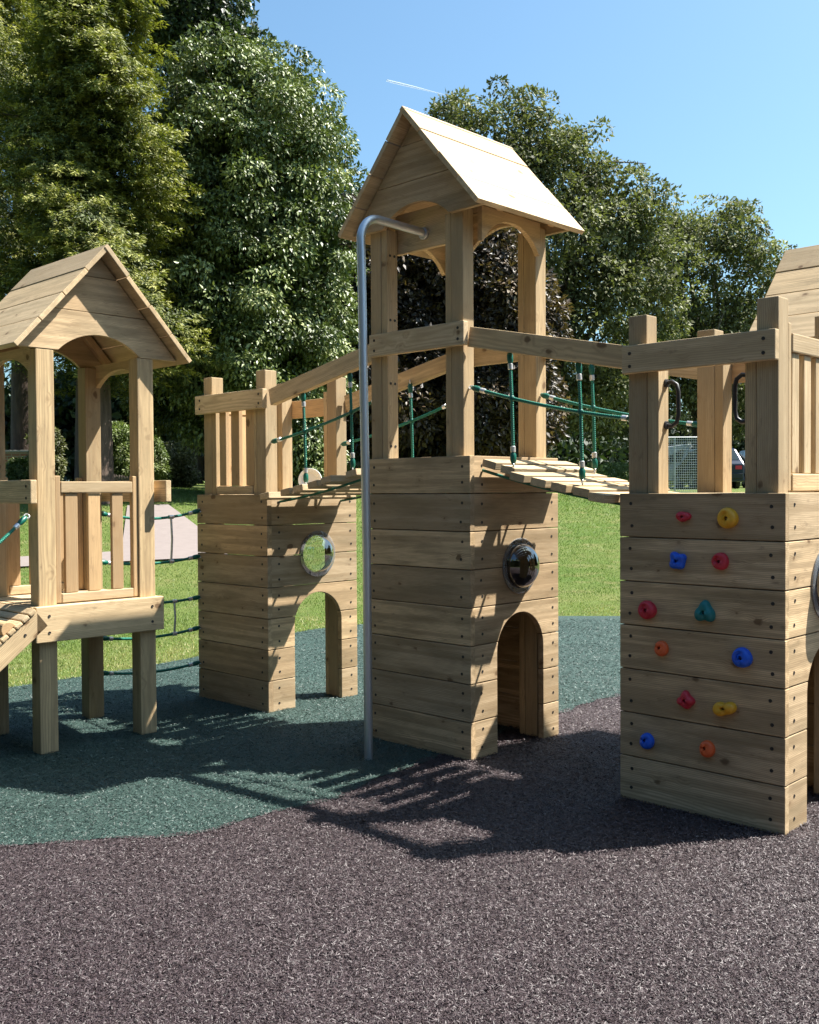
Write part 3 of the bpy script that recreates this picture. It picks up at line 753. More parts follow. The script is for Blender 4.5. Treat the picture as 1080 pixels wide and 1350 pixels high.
# green part = outer polygon above the boundary line
bl = [(x, float(interp_bound(x))+.02*math.sin(x*9)+.012*math.sin(x*23)+.008*math.sin(x*57+1)) for x in np.arange(-11.6, 6.45, .08)]
def inside(px, py, poly):
    px = np.asarray(px); py = np.asarray(py); c = np.zeros(px.shape, bool); n = len(poly)
    for i in range(n):
        x1, y1 = poly[i]; x2, y2 = poly[(i+1) % n]
        if y1 == y2: continue
        k = ((y1 > py) != (y2 > py)) & (px < (x2-x1)*(py-y1)/(y2-y1)+x1); c ^= k
    return c
up_ = [p for p in OUT if p[1] > interp_bound(p[0])]
bl = [p for p in bl if inside(np.array([p[0]]), np.array([p[1]]), OUT)[0]]
# order the outer arc from right to left, then close along the boundary
start = min(range(len(OUT)), key=lambda i: 0 if False else abs(OUT[i][0]-bl[0][0])+abs(OUT[i][1]-bl[0][1]))
k = start; arcp = []
for _ in range(len(OUT)):
    p = OUT[k % len(OUT)]
    if p[1] > interp_bound(p[0]): arcp.append(p)
    elif arcp: break
    k += 1
GREEN = arcp+bl[::-1]
sheet('rubber_surface_green', GREEN, .0, RG)

# loose-fibre relief on the rubber: real shreds bound into the surface
def shreds(name, inside_fn, n, c_light, seed, dmin=2.35, dmax=7.0):
    rg = np.random.default_rng(seed)
    # density falls off with distance
    u = rg.random(n); d = dmin*(dmax/dmin)**u; s = (rg.random(n)*2-1)*d*.43
    x = CAM.x+d*ca+s*sa; y = CAM.y+d*sa-s*ca
    k = inside_fn(x, y); x, y, d = x[k], y[k], d[k]; n = len(x)
    L = rg.uniform(.006, .018, n)*(.8+.06*d); W = rg.uniform(.0014, .0030, n)*(.8+.09*d)
    yaw = rg.random(n)*2*np.pi; tilt = rg.normal(0, .28, n); roll = rg.normal(0, .55, n)
    ax = np.stack([np.cos(yaw)*np.cos(tilt), np.sin(yaw)*np.cos(tilt), np.sin(tilt)], -1)
    sd = np.stack([-np.sin(yaw), np.cos(yaw), np.zeros(n)], -1); nn = np.cross(ax, sd)
    bd = sd*np.cos(roll)[:, None]+nn*np.sin(roll)[:, None]
    c = np.stack([x, y, .0045+np.abs(np.sin(tilt))*L*.35+rg.random(n)*.003], -1)
    mid = c+nn*(rg.uniform(-.15, .2, n)*L)[:, None]
    a0 = c-ax*L[:, None]/2; a1 = c+ax*L[:, None]/2; w2 = bd*W[:, None]/2
    v = np.stack([a0-w2*.6, a0+w2*.6, mid-w2, mid+w2, a1-w2*.5, a1+w2*.5], 1).reshape(-1, 3)
    i = np.arange(n)*6; f = np.concatenate([np.stack([i, i+2, i+3, i+1], -1), np.stack([i+2, i+4, i+5, i+3], -1)])
    wear = .5*np.sin(x*1.1+1.7*np.sin(y*.7))*np.sin(y*1.3+1.1*np.sin(x*.9+2))+.3*np.sin(x*3.1+y*1.3)*np.sin(y*2.7-x)
    t = np.clip(rg.random(n)*(.92+.16*wear)+.05*wear, 0, 1)
    m, nn_, b = mat(name); tv = attr(nn_, 'tone', 'Fac'); cc = ramp(nn_, tv, c_light); nn_.links.new(cc, b.inputs['Base Color'])
    b.inputs['Roughness'].default_value = .52; b.inputs['Specular IOR Level'].default_value = .42
    o = raw_mesh(name, v, f, m, {'tone': ('POINT', np.repeat(t, 6))}, False)
    return o
def in_green(x, y): return (y > interp_bound(x)+.012*np.sin(x*31)) & inside(x, y, OUT)
def in_brown(x, y): return (y <= interp_bound(x)+.012*np.sin(x*31)) & inside(x, y, OUT)
o = shreds('rubber_shreds', in_brown, 420000, [(0, (.018, .011, .013)), (.5, (.047, .031, .034)), (.9, (.082, .059, .063)), (1, (.20, .168, .172))], 3)
setp(o, 'brown rubber shreds covering the foreground play surface', 'rubber shreds', kind='stuff')
o = shreds('rubber_shreds', in_green, 280000, [(0, (.009, .02, .018)), (.5, (.026, .056, .047)), (.9, (.054, .10, .088)), (1, (.17, .225, .21))], 5, dmin=3.6, dmax=10.5)
setp(o, 'green rubber shreds covering the play surface beneath the towers', 'rubber shreds', kind='stuff')

# ================================================================== VEGETATION
def leaf_mat(name, stops, rough=.5, trans=.25, spec=.5, hue=None):
    m, n, b = mat(name); tv = attr(n, 'tone', 'Fac'); c = ramp(n, tv, stops)
    n.links.new(c, b.inputs['Base Color']); b.inputs['Roughness'].default_value = rough; b.inputs['Specular IOR Level'].default_value = spec
    tl = N(n, 'ShaderNodeBsdfTranslucent'); n.links.new(mix(n, 1, c, (1.0, 1.15, .5), 'MULTIPLY'), tl.inputs[0])
    mx = N(n, 'ShaderNodeMixShader'); mx.inputs[0].default_value = trans
    n.links.new(b.outputs[0], mx.inputs[1]); n.links.new(tl.outputs[0], mx.inputs[2]); n.links.new(mx.outputs[0], n.nodes['Material Output'].inputs[0])
    return m
def unit(v): return v/np.maximum(np.linalg.norm(v, axis=-1, keepdims=True), 1e-9)
def leaves_mesh(name, c, axis, nrm, L, W, tone, m, parent=None, loc=None, fold=.0):
    """each leaf a six-cornered blade: c base centres, axis leaf direction, nrm its face normal"""
    side = unit(np.cross(axis, nrm)); n = len(c); L = L[:, None]; W = W[:, None]
    nn = np.cross(side, axis)
    a = c; p1 = c+axis*L*.35-side*W/2; p2 = c+axis*L*.35+side*W/2; tip = c+axis*L-nn*L*.12
    v = np.stack([a, p1, tip, p2], 1).reshape(-1, 3); i = np.arange(n)*4
    f = np.stack([i, i+1, i+2, i+3], -1)
    return raw_mesh(name, v, f, m, {'tone': ('POINT', np.repeat(tone, 4))}, False, parent, loc)
VIEW = np.array(CAM)
def clump_points(lobes, n, rg, bias=.6, jit=(.78, 1.06)):
    """clump centres over a union of ellipsoids, a little denser on the side that faces the playground"""
    out = []; area = np.array([l[3]*l[4]+l[3]*l[5]+l[4]*l[5] for l in lobes]); area = area/area.sum(); cs = np.array([l[:3] for l in lobes]); rs = np.array([l[3:] for l in lobes])
    tries = 0; P = []; D = []
    while len(P) < n and tries < 60*n:
        tries += 1; k = rg.choice(len(lobes), p=area); d = unit(rg.normal(size=3))
        p = cs[k]+d*rs[k]
        if (p-VIEW).dot(p-cs[k]) > 0 and rg.random() < bias: continue
        q = rg.uniform(*jit); p = cs[k]+d*rs[k]*q
        ins = (((p-cs)/rs)**2).sum(1); ins[k] = 9
        if (ins < .55).any(): continue
        P.append(p); D.append(unit(d/rs[k]))
    return np.array(P), np.array(D)
def broadleaf(name, base, lobes, nclump, per, crad, leaf, lw, stops, seed, label, cat='tree', group=None, trunk_r=.3, limbs=14, rough=.5, trans=.25, bark=(.10, .08, .06), droop=.3, inner=.15, trunk_top=.55, bias=.6, jit=(.78, 1.06), flat=.75, spec=.5):
    rg = np.random.default_rng(seed); base = Vector(base)
    r = empty(name, base, label, cat, group)
    P, D = clump_points(lobes, nclump, rg, bias, jit); nc = len(P)
    tone_c = np.clip(rg.normal(.5, .16, nc), 0, 1)
    idx = np.repeat(np.arange(nc), per); n = len(idx); cr = (crad*rg.uniform(.6, 1.35, nc))[idx]
    d = unit(rg.normal(size=(n, 3))+D[idx]*.55+np.array([0, 0, .25])); rad = rg.uniform(.55, 1.0, n)**.5
    off = d*(rad*cr)[:, None]; off[:, 2] *= flat
    c = P[idx]+off
    ax = unit(d*.8+rg.normal(size=(n, 3))*.6+np.array([0, 0, -droop])); nr = unit(d*.8+rg.normal(size=(n, 3))*.5+np.array([0, 0, .8]))
    nr = unit(nr-ax*(nr*ax).sum(1, keepdims=True))
    L = rg.uniform(.65, 1.25, n)*leaf; W = L*lw*rg.uniform(.8, 1.2, n)
    tone = np.clip(tone_c[idx]+rg.normal(0, .13, n), 0, 1)
    # inner foliage, larger and sparse, toned darker to paint the shade deep in the crown
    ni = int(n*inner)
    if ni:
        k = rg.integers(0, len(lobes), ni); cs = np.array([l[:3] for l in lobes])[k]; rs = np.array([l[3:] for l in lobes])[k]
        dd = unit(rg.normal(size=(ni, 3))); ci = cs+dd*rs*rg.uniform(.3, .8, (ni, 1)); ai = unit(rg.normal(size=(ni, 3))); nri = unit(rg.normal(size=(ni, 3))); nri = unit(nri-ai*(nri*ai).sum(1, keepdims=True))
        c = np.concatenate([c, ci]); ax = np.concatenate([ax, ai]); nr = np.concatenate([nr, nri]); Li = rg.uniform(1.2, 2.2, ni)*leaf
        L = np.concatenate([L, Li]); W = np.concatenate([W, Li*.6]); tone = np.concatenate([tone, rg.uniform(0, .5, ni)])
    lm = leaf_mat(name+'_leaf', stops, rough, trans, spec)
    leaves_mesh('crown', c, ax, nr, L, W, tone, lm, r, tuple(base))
    # trunk and limbs
    bm_ = BARK(bark); mb = MB(); top = max(l[2]+l[5] for l in lobes); H = top-base.z
    cen = np.mean([l[:3] for l in lobes], axis=0)
    pts = []
    for i in range(8):
        t = i/7; p = Vector(base).lerp(Vector((cen[0], cen[1], base.z+H*trunk_top)), t); p += Vector((rg.normal(), rg.normal(), 0))*trunk_r*.25*t; p.z = base.z+H*trunk_top*t-.1*(i == 0); pts.append(p)
    mb.tube(pts, [trunk_r*(1.25 if i == 0 else 1-.55*i/7) for i in range(8)], 12); mb.build('trunk', bm_, r)
    for j in range(limbs):
        tgt = Vector(P[rg.integers(0, nc)]); t0 = rg.uniform(.35, 1); k = min(int(t0*7), 6); s0 = pts[k].lerp(pts[k+1], t0*7-k); 
        tgt = s0.lerp(tgt, .92); q = []
        bend = Vector(rg.normal(size=3))*.12*(tgt-s0).length
        for i in range(7):
            t = i/6; p = s0.lerp(tgt, t)+bend*math.sin(math.pi*t)+Vector((0, 0, .12*(tgt-s0).length*math.sin(math.pi*t))); q.append(p)
        mb = MB(); r0 = trunk_r*.38*(1-.4*t0); mb.tube(q, [r0*(1-.82*i/6) for i in range(7)], 7); o = mb.build('limb', bm_, r)
        for _ in range(3):
            a = q[rg.integers(2, 6)]; e = a+Vector(unit(rg.normal(size=3)))*(tgt-s0).length*.35; e.z = max(e.z, a.z-.3)
            mb = MB(); mb.tube([a, a.lerp(e, .5)+Vector((0, 0, .1)), e], [r0*.3, r0*.2, r0*.07], 5); mb.build('twig', bm_, o)
    return r
_barks = {}
def BARK(c):
    if c not in _barks:
        m, n, b = mat('bark'); tc = N(n, 'ShaderNodeTexCoord').outputs['Object']; f = noise(n, vmul(n, tc, (9, 9, 2)), 1, 5, .7)
        n.links.new(ramp(n, f, [(.3, tuple(x*.45 for x in c)), (.7, tuple(x*1.4 for x in c))]), b.inputs['Base Color']); b.inputs['Roughness'].default_value = .9
        n.links.new(bump(n, f, 1, .03), b.inputs['Normal']); _barks[c] = m
    return _barks[c]
def conifer(name, base, H, R0, nfr, per, stops, seed, label, group, lean=(0, 0), z0=.12, shape=.55):
    rg = np.random.default_rng(seed); base = Vector(base); r = empty(name, base, label, 'tree', group)
    t = rg.random(nfr)**.85; z = z0+(1-z0)*t
    az = rg.random(nfr)*2*np.pi
    va = math.atan2(CAM.y-base.y, CAM.x-base.x)           # denser towards the playground
    k = rg.random(nfr) < .5; az = np.where(k, va+rg.normal(0, .9, nfr), az)
    prof = R0*np.minimum(1, (1-z)**shape*1.15)*(.75+.25*np.sin(az*3+z*20))*rg.uniform(.55, 1.12, nfr)
    o = np.stack([np.cos(az), np.sin(az), np.zeros(nfr)], -1)
    tip = np.array(base)+o*prof[:, None]; tip[:, 2] = base.z+z*H+rg.normal(0, .12, nfr)+.08*prof
    fl = np.minimum(prof*.75, rg.uniform(.8, 1.8, nfr)); dirn = unit(o+np.array([0, 0, 1])*rg.uniform(-.25, .35, nfr)[:, None])
    idx = np.repeat(np.arange(nfr), per); n = len(idx); s = rg.random(n)**.8
    spread = .34*np.sin(np.pi*np.minimum(s+.12, 1))**.7
    side = unit(np.cross(dirn, [0, 0, 1.0])); lat = rg.normal(0, .5, n)*spread
    c = tip[idx]-dirn[idx]*((1-s)*fl[idx])[:, None]+side[idx]*(lat*fl[idx])[:, None]
    c[:, 2] += -(lat**2)*.5*fl[idx]-s**2*.16*fl[idx]+rg.normal(0, .035, n)
    ax = unit(dirn[idx]*.7+side[idx]*(np.sign(lat)*.7)[:, None]+rg.normal(size=(n, 3))*.35+np.array([0, 0, -.25])); nr = unit(np.array([0, 0, 1.0])+rg.normal(size=(n, 3))*.45+o[idx]*.5)
    nr = unit(nr-ax*(nr*ax).sum(1, keepdims=True)); L = rg.uniform(.06, .13, n); W = L*rg.uniform(.22, .4, n)
    tone = np.clip(rg.normal(.5, .15, nfr)[idx]+(s-.55)*.7+rg.normal(0, .12, n), 0, 1)  # tips golden; inner ends darkened, shade between sprays painted into the colour
    leaves_mesh('crown', c, ax, nr, L, W, tone, leaf_mat(name+'_leaf', stops, .6, .2), r, tuple(base))
    bk = BARK((.09, .06, .045)); mb = MB(); mb.tube([base-Vector((0, 0, .1)), base+Vector((0, 0, H*.5)), base+Vector((0, 0, H*.97))], [.42, .24, .02], 12); mb.build('trunk', bk, r)
    for j in range(40):
        i = rg.integers(0, nfr); s0 = Vector((base.x, base.y, max(base.z+.6, tip[i][2]-.35))); e = Vector(tip[i])
        mb = MB(); mb.tube([s0, s0.lerp(e, .5)+Vector((0, 0, .06)), s0.lerp(e, .93)], [.035, .022, .006], 6); mb.build('branch', bk, r)
    return r
TG = 'trees around the playground'
def lobes_px(spec, dist):
    """(px, py, rx_px, rz_px, depth) outlines seen from the playground, turned into ellipsoids at their own distance"""
    out = []
    for px, py, rx, rz, dd in spec:
        D = dist+dd; p = on_ray(px, py, math.hypot(D, D*(px-540)/FPX)); k = D/FPX
        out.append((p.x, p.y, p.z, rx*k, rx*k*.95, rz*k))
    return out
LAUREL = [(0, (.022, .036, .009)), (.4, (.075, .105, .025)), (.7, (.21, .25, .08)), (1, (.42, .44, .22))]
CYP = [(0, (.022, .036, .009)), (.4, (.070, .092, .018)), (.72, (.20, .21, .038)), (1, (.34, .33, .07))]
OAK = [(0, (.04, .046, .02)), (.45, (.115, .125, .05)), (.8, (.22, .225, .11)), (1, (.36, .36, .22))]
BEECH = [(0, (.014, .012, .010)), (.45, (.040, .028, .018)), (.8, (.11, .070, .035)), (1, (.19, .13, .065))]
DARK = [(0, (.012, .022, .010)), (.5, (.03, .048, .018)), (.85, (.065, .09, .035)), (1, (.12, .15, .07))]
broadleaf('evergreen_tree', col_at(335, 24), lobes_px([(325, 250, 118, 190, 0), (300, 160, 85, 105, .4), (395, 330, 68, 150, -.3), (330, 430, 110, 150, -.4), (270, 330, 80, 160, 0), (400, 470, 45, 90, -.2), (250, 500, 70, 70, .6), (335, 540, 95, 60, .2), (405, 590, 30, 45, -.5)], 24),
          720, 220, .50, .115, .48, LAUREL, 11, 'dense rounded evergreen tree with glossy light-tipped leaves, left of the tall tower', 'tree', TG, .28, 12, rough=.42, trans=.12, droop=.7, inner=.3, bias=.55, spec=.45, jit=(.66, 1.1), flat=.6)
conifer('conifer_tree', col_at(125, 21), 12.6, 2.6, 2600, 150, CYP, 21, 'golden-green conifer with drooping sprays behind the low tower', TG, shape=.42, z0=.20)
conifer('conifer_tree', col_at(-45, 23), 15, 3.1, 2000, 140, CYP, 22, 'conifer at the left edge, partly cut off', TG, shape=.42, z0=.22)
conifer('conifer_tree', col_at(35, 28), 16, 3.4, 1300, 110, CYP, 23, 'darker conifer standing further back between the two golden ones', TG, shape=.4, z0=.2)
broadleaf('tall_tree', col_at(250, 40), lobes_px([(245, 30, 78, 75, 0), (215, -40, 60, 70, 0), (330, 120, 62, 60, 0), (300, 260, 110, 120, 0), (395, 175, 28, 40, 0), (250, 420, 150, 120, 1), (440, 330, 55, 90, 1), (430, 470, 60, 100, 1)], 40),
          560, 170, .8, .22, .6, DARK, 31, 'tall dark tree rising behind the rounded evergreen', 'tree', TG, .4, 12, inner=.35)
broadleaf('copper_beech', col_at(560, 30), lobes_px([(540, 400, 110, 150, 0), (640, 440, 85, 120, -.6), (470, 420, 70, 140, .4), (560, 520, 140, 80, 0), (600, 330, 70, 90, 0), (640, 540, 90, 70, 1)], 30),
          560, 170, .6, .17, .55, BEECH, 32, 'dark copper-leaved beech seen through the tall tower', 'tree', TG, .45, 14, inner=.45)
broadleaf('oak_tree', col_at(690, 36), lobes_px([(660, 215, 85, 85, 0), (600, 190, 42, 50, .5), (735, 240, 70, 80, 0), (700, 330, 120, 120, 0), (790, 330, 72, 95, .2), (820, 285, 50, 60, 0), (850, 360, 60, 80, 0), (770, 430, 90, 100, 0), (640, 350, 90, 120, .5), (740, 500, 110, 70, .8)], 36),
          760, 120, .62, .16, .55, OAK, 33, 'large spreading oak with thin olive crown, right of the tall tower roof', 'tree', TG, .5, 34, inner=.05, jit=(.55, 1.12), spec=.25, rough=.6)
broadleaf('oak_tree', col_at(925, 42), lobes_px([(940, 375, 92, 92, 0), (868, 400, 65, 105, 0), (995, 415, 45, 72, 0), (920, 480, 90, 80, 0), (885, 338, 48, 50, .4), (965, 318, 38, 42, .4), (1000, 520, 60, 50, 0), (830, 520, 60, 60, 0)], 42),
          620, 105, .62, .17, .55, OAK, 34, 'round-crowned oak with visible branches behind the climbing wall tower', 'tree', TG, .45, 40, inner=.02, jit=(.5, 1.12), spec=.25, rough=.6)
# shrubs, hedge and far wood
def bush(name, px, dist, rx, rz, n, per, leaf, stops, seed, label, cat='shrub', group=None, py=None, z=None):
    b = col_at(px, dist); k = dist/FPX
    cz = b.z+rz*k if z is None else z
    return broadleaf(name, b, [(b.x, b.y, b.z+rz*k*.9, rx*k, rx*k, rz*k), (b.x+.3*rx*k, b.y-.2*rx*k, b.z+rz*k*.6, rx*k*.7, rx*k*.7, rz*k*.65)], n, per, leaf*2.2, leaf, .45, stops, seed, label, cat, group, .05, 4, inner=.35, bias=.4)
BUSH = [(0, (.05, .075, .02)), (.5, (.14, .19, .05)), (.85, (.27, .31, .13)), (1, (.42, .43, .26))]
bush('garden_shrub', 168, 27, 46, 42, 160, 120, .085, BUSH, 41, 'bright variegated shrub behind the low rustic edging, seen through the low tower')
bush('garden_shrub', 224, 29, 28, 30, 90, 90, .09, OAK, 42, 'darker green shrub right of the variegated one')
bush('garden_shrub', 30, 25, 16, 17, 80, 90, .08, BUSH, 43, 'yellow-green shrub in front of the low brick wall at the left')
bush('garden_shrub', 62, 26, 16, 40, 60, 80, .09, OAK, 44, 'small dark shrub beside the conifer trunk')
# low rustic edging of upright sticks
er = empty('stick_edging', col_at(165, 25.6), 'low rustic edging of upright sticks in front of the bright shrub', 'edging')
STK = plain('weathered_stick', (.30, .24, .20), .9, var=.4)
mb = MB(); a, b = col_at(112, 25.6), col_at(203, 25.6)
for i in range(60):
    p = a.lerp(b, i/59); p.z = float(terrain(p.x, p.y)); mb.tube([p-Vector((0, 0, .05)), p+Vector((rnd.gauss(0, .006), rnd.gauss(0, .006), .27+rnd.uniform(-.03, .04)))], .013, 6)
mb.build('palings', STK, er); mb = MB(); mb.tube([a+Vector((0, 0, .12)), b+Vector((0, 0, .12))], .012, 6); mb.build('tie_bar', STK, er)
# brick wall on the left
BR, bn, bb = mat('old_brick'); tc = N(bn, 'ShaderNodeTexCoord').outputs['Object']
bt = N(bn, 'ShaderNodeTexBrick'); bt.inputs['Scale'].default_value = 1; bt.inputs['Brick Width'].default_value = .225; bt.inputs['Row Height'].default_value = .075; bt.inputs['Mortar Size'].default_value = .01
bt.inputs['Color1'].default_value = (.30, .13, .085, 1); bt.inputs['Color2'].default_value = (.42, .22, .15, 1); bt.inputs['Mortar'].default_value = (.38, .34, .28, 1)
mpp = N(bn, 'ShaderNodeCombineXYZ'); sx = N(bn, 'ShaderNodeSeparateXYZ'); bn.links.new(attr(bn, 'gc'), sx.inputs[0]); bn.links.new(sx.outputs[0], mpp.inputs[0]); bn.links.new(sx.outputs[1], mpp.inputs[1])
bn.links.new(mpp.outputs[0], bt.inputs['Vector']); bn.links.new(bt.outputs['Color'], bb.inputs['Base Color']); bb.inputs['Roughness'].default_value = .9
wr = empty('brick_wall', col_at(-10, 27), 'low old brick garden wall with stone coping at the left edge', 'wall')
a, b = col_at(-90, 27), col_at(60, 27); z_ = a.z-.1; d = Vector((b.x-a.x, b.y-a.y, 0))
mb = MB(); mb.prism([(0, 0), (d.length, 0), (d.length, 1.0), (0, 1.0)], (a.x, a.y, z_), d.normalized(), (0, 0, 1), d.normalized().cross(Vector((0, 0, 1)))*-.22, 'u', 0, goff=(0, 0, 0)); mb.build('wall', BR, wr)
STONE = plain('coping_stone', (.42, .39, .36), .85, var=.25)
mb = MB(); o_ = d.normalized().cross(Vector((0, 0, 1)))*.04; mb.prism([(-.05, 0), (d.length+.05, 0), (d.length+.05, .06), (-.05, .06)], Vector((a.x, a.y, z_+1.002))+o_, d.normalized(), (0, 0, 1), -o_/.04*.30, 'u', .008); mb.build('coping', STONE, wr)
# far hedgerow and woodland that close the view
def mass(name, pts, h, depth, n, leaf, stops, seed, label, cat, z0=0):
    rg = np.random.default_rng(seed); pts = [np.array(p) for p in pts]; seg = rg.integers(0, len(pts)-1, n); t = rg.random((n, 1))
    A = np.array([p[:2] for p in pts]); c2 = A[seg]*(1-t)+A[seg+1]*t; s = c2[:, 0]*.35+c2[:, 1]*.23
    hh = h*(.72+.16*np.sin(s*1.3)+.12*np.sin(s*3.1+1)+.08*np.sin(s*7.7))
    u = rg.random(n); v = rg.random(n)
    c2 = c2+rg.normal(size=(n, 2))*depth*.35
    z = terrain(c2[:, 0], c2[:, 1])+z0+hh*u**.75
    c = np.column_stack([c2, z]); ax = unit(rg.normal(size=(n, 3))+[0, 0, .2]); nr = unit(rg.normal(size=(n, 3))+[0, 0, .6]); nr = unit(nr-ax*(nr*ax).sum(1, keepdims=True))
    L = rg.uniform(.6, 1.3, n)*leaf; cl = np.sin(c[:, 0]*1.9+c[:, 2]*2.2)*np.sin(c[:, 1]*2.3-c[:, 2]*1.7)
    tone = np.clip(.45+.22*cl+rg.normal(0, .15, n), 0, 1)
    o = leaves_mesh(name, c, ax, nr, L, L*.6, tone, leaf_mat(name, stops, .6, .2)); return setp(o, label, cat, kind='stuff')
mass('woodland', [col_at(-500, 44), col_at(-50, 42), col_at(300, 42), col_at(560, 46), col_at(800, 60), col_at(1100, 62), col_at(1700, 60)], 5.5, 4, 90000, .42, DARK, 51, 'dark far-off woodland closing the view under the tree crowns', 'woodland')
mass('hedgerow', [col_at(560, 30), col_at(700, 32), col_at(850, 48), col_at(1150, 50), col_at(1500, 50)], 1.15, 1.0, 36000, .13, BUSH, 52, 'rough pale-green hedgerow along the far side of the lawn', 'hedge')
# lawn blades where single blades can be seen
def lawn(n, seed):
    rg = np.random.default_rng(seed); dmin, dmax = 7.0, 26
    d = dmin*(dmax/dmin)**(rg.random(n)**.9); s = (rg.random(n)*2-1)*d*.45; x = CAM.x+d*ca+s*sa; y = CAM.y+d*sa-s*ca
    k = ~inside(x, y, OUT); patch = np.sin(x*1.7+np.sin(y*1.3))*np.sin(y*1.9+1.3*np.sin(x*.8)); x, y, d, patch = x[k], y[k], d[k], patch[k]; n = len(x)
    h = rg.uniform(.012, .030, n)*(.8+.035*d); c = np.stack([x, y, terrain(x, y)-.004], -1)
    az = rg.random(n)*2*np.pi; ln = rg.uniform(.1, .9, n); ax = unit(np.stack([np.cos(az)*ln, np.sin(az)*ln, np.ones(n)], -1)); sd = rg.normal(size=(n, 3)); nr = unit(sd-ax*(sd*ax).sum(1, keepdims=True))
    side = np.cross(ax, nr); W = h*.20*(1+.04*d)
    v = np.stack([c-side*W[:, None]/2, c+side*W[:, None]/2, c+ax*h[:, None]], 1).reshape(-1, 3); i = np.arange(n)*3; f = np.stack([i, i+1, i+2], -1)
    ux = (x[:, None]-np.array([p[0] for p in OUT])[None])**2+(y[:, None]-np.array([p[1] for p in OUT])[None])**2; ed = np.sqrt(ux.min(1))
    dry = np.clip(.95-ed*.5, 0, .8)*rg.random(n)
    tone = np.clip(.38+.10*patch+rg.normal(0, .09, n)+dry, 0, 1)
    o = raw_mesh('grass', v, f, leaf_mat('grass_blade', [(0, (.055, .10, .02)), (.4, (.125, .20, .04)), (.7, (.24, .27, .085)), (1, (.46, .40, .20))], .55, .3), {'tone': ('POINT', np.repeat(tone, 3))}, False)
    return setp(o, 'mown grass with dry straw-coloured patches along the edge of the rubber surface', 'grass', kind='stuff')
lawn(300000, 61)
# paths
PV, pn, pb = mat('concrete_path'); tc = N(pn, 'ShaderNodeTexCoord').outputs['Object']
pn.links.new(mix(pn, noise(pn, tc, 6, 5, .7), (.15, .122, .112), (.22, .182, .168)), pb.inputs['Base Color']); pb.inputs['Roughness'].default_value = .9
def strip(name, pix, m, z=.03):
    pts = [ground_at(*p) for p in pix]; P = []
    n = len(pts)
    for i in range(n):
        a, b = pts[i], pts[(i+1) % n]; k = max(1, int((b-a).length/.6))
        for j in range(k): q = a.lerp(b, j/k); P.append((q.x, q.y))
    # fan of small quads is not needed: the sheet follows the slope through its own cells
    bm = bmesh.new(); xs = [p[0] for p in P]; ys_ = [p[1] for p in P]
    vs = [bm.verts.new((x, y, 0)) for x, y in P]; f = bm.faces.new(vs)
    x0, x1, y0, y1 = min(xs), max(xs), min(ys_), max(ys_); s = .7
    for axis, lo, hi in ((0, x0, x1), (1, y0, y1)):
        t = lo+s
        while t < hi:
            co = (t, 0, 0) if axis == 0 else (0, t, 0); no = (1, 0, 0) if axis == 0 else (0, 1, 0)
            bmesh.ops.bisect_plane(bm, geom=bm.verts[:]+bm.edges[:]+bm.faces[:], plane_co=co, plane_no=no); t += s
    for v in bm.verts: v.co.z = float(terrain(v.co.x, v.co.y))+z
    bmesh.ops.recalc_face_normals(bm, faces=bm.faces[:]); me = bpy.data.meshes.new(name); bm.to_mesh(me); bm.free()
    if sum(p.normal.z for p in me.polygons) < 0: me.flip_normals()
    me.materials.append(m); o = bpy.data.objects.new(name, me); COL.objects.link(o); return setp(o, kind='structure')
strip('path', [(-60, 755), (-60, 742), (160, 729), (168, 668), (222, 667), (262, 697), (300, 712), (300, 736), (262, 738), (120, 745)], PV)
# contrail
d0, d1 = on_ray(510, 106, 3000), on_ray(600, 128, 3200)
CT, cn, cb = mat('ice_cloud'); cb.inputs['Base Color'].default_value = (.9, .92, .95, 1); cb.inputs['Roughness'].default_value = 1; cb.inputs['Alpha'].default_value = .28
mb = MB(); mb.tube([d0.lerp(d1, t/10) for t in range(11)], [1+3.0*math.sin(math.pi*min(1, t/10+.25))*(1-t/10)**.4 for t in range(11)], 8); o = mb.build('contrail', CT, None, world=tuple(d0)); setp(o, 'thin white vapour trail in the sky left of the tall roof', 'contrail')

# unseen foliage belts, added to block open sky and darken the towers' near side
mass('woodland', [(-4+16*math.cos(R(a)), -2+16*math.sin(R(a)), 0) for a in range(88, 268, 12)], 13, 2.5, 120000, .6, DARK, 71, 'unseen belt of tall trees added behind the viewer to block sky light', 'woodland')
mass('woodland', [(-4+26*math.cos(R(a)), -2+26*math.sin(R(a)), 0) for a in range(268, 362, 12)], 8, 3, 50000, .7, DARK, 72, 'unseen trees added to the right of the playground to block sky light', 'woodland')

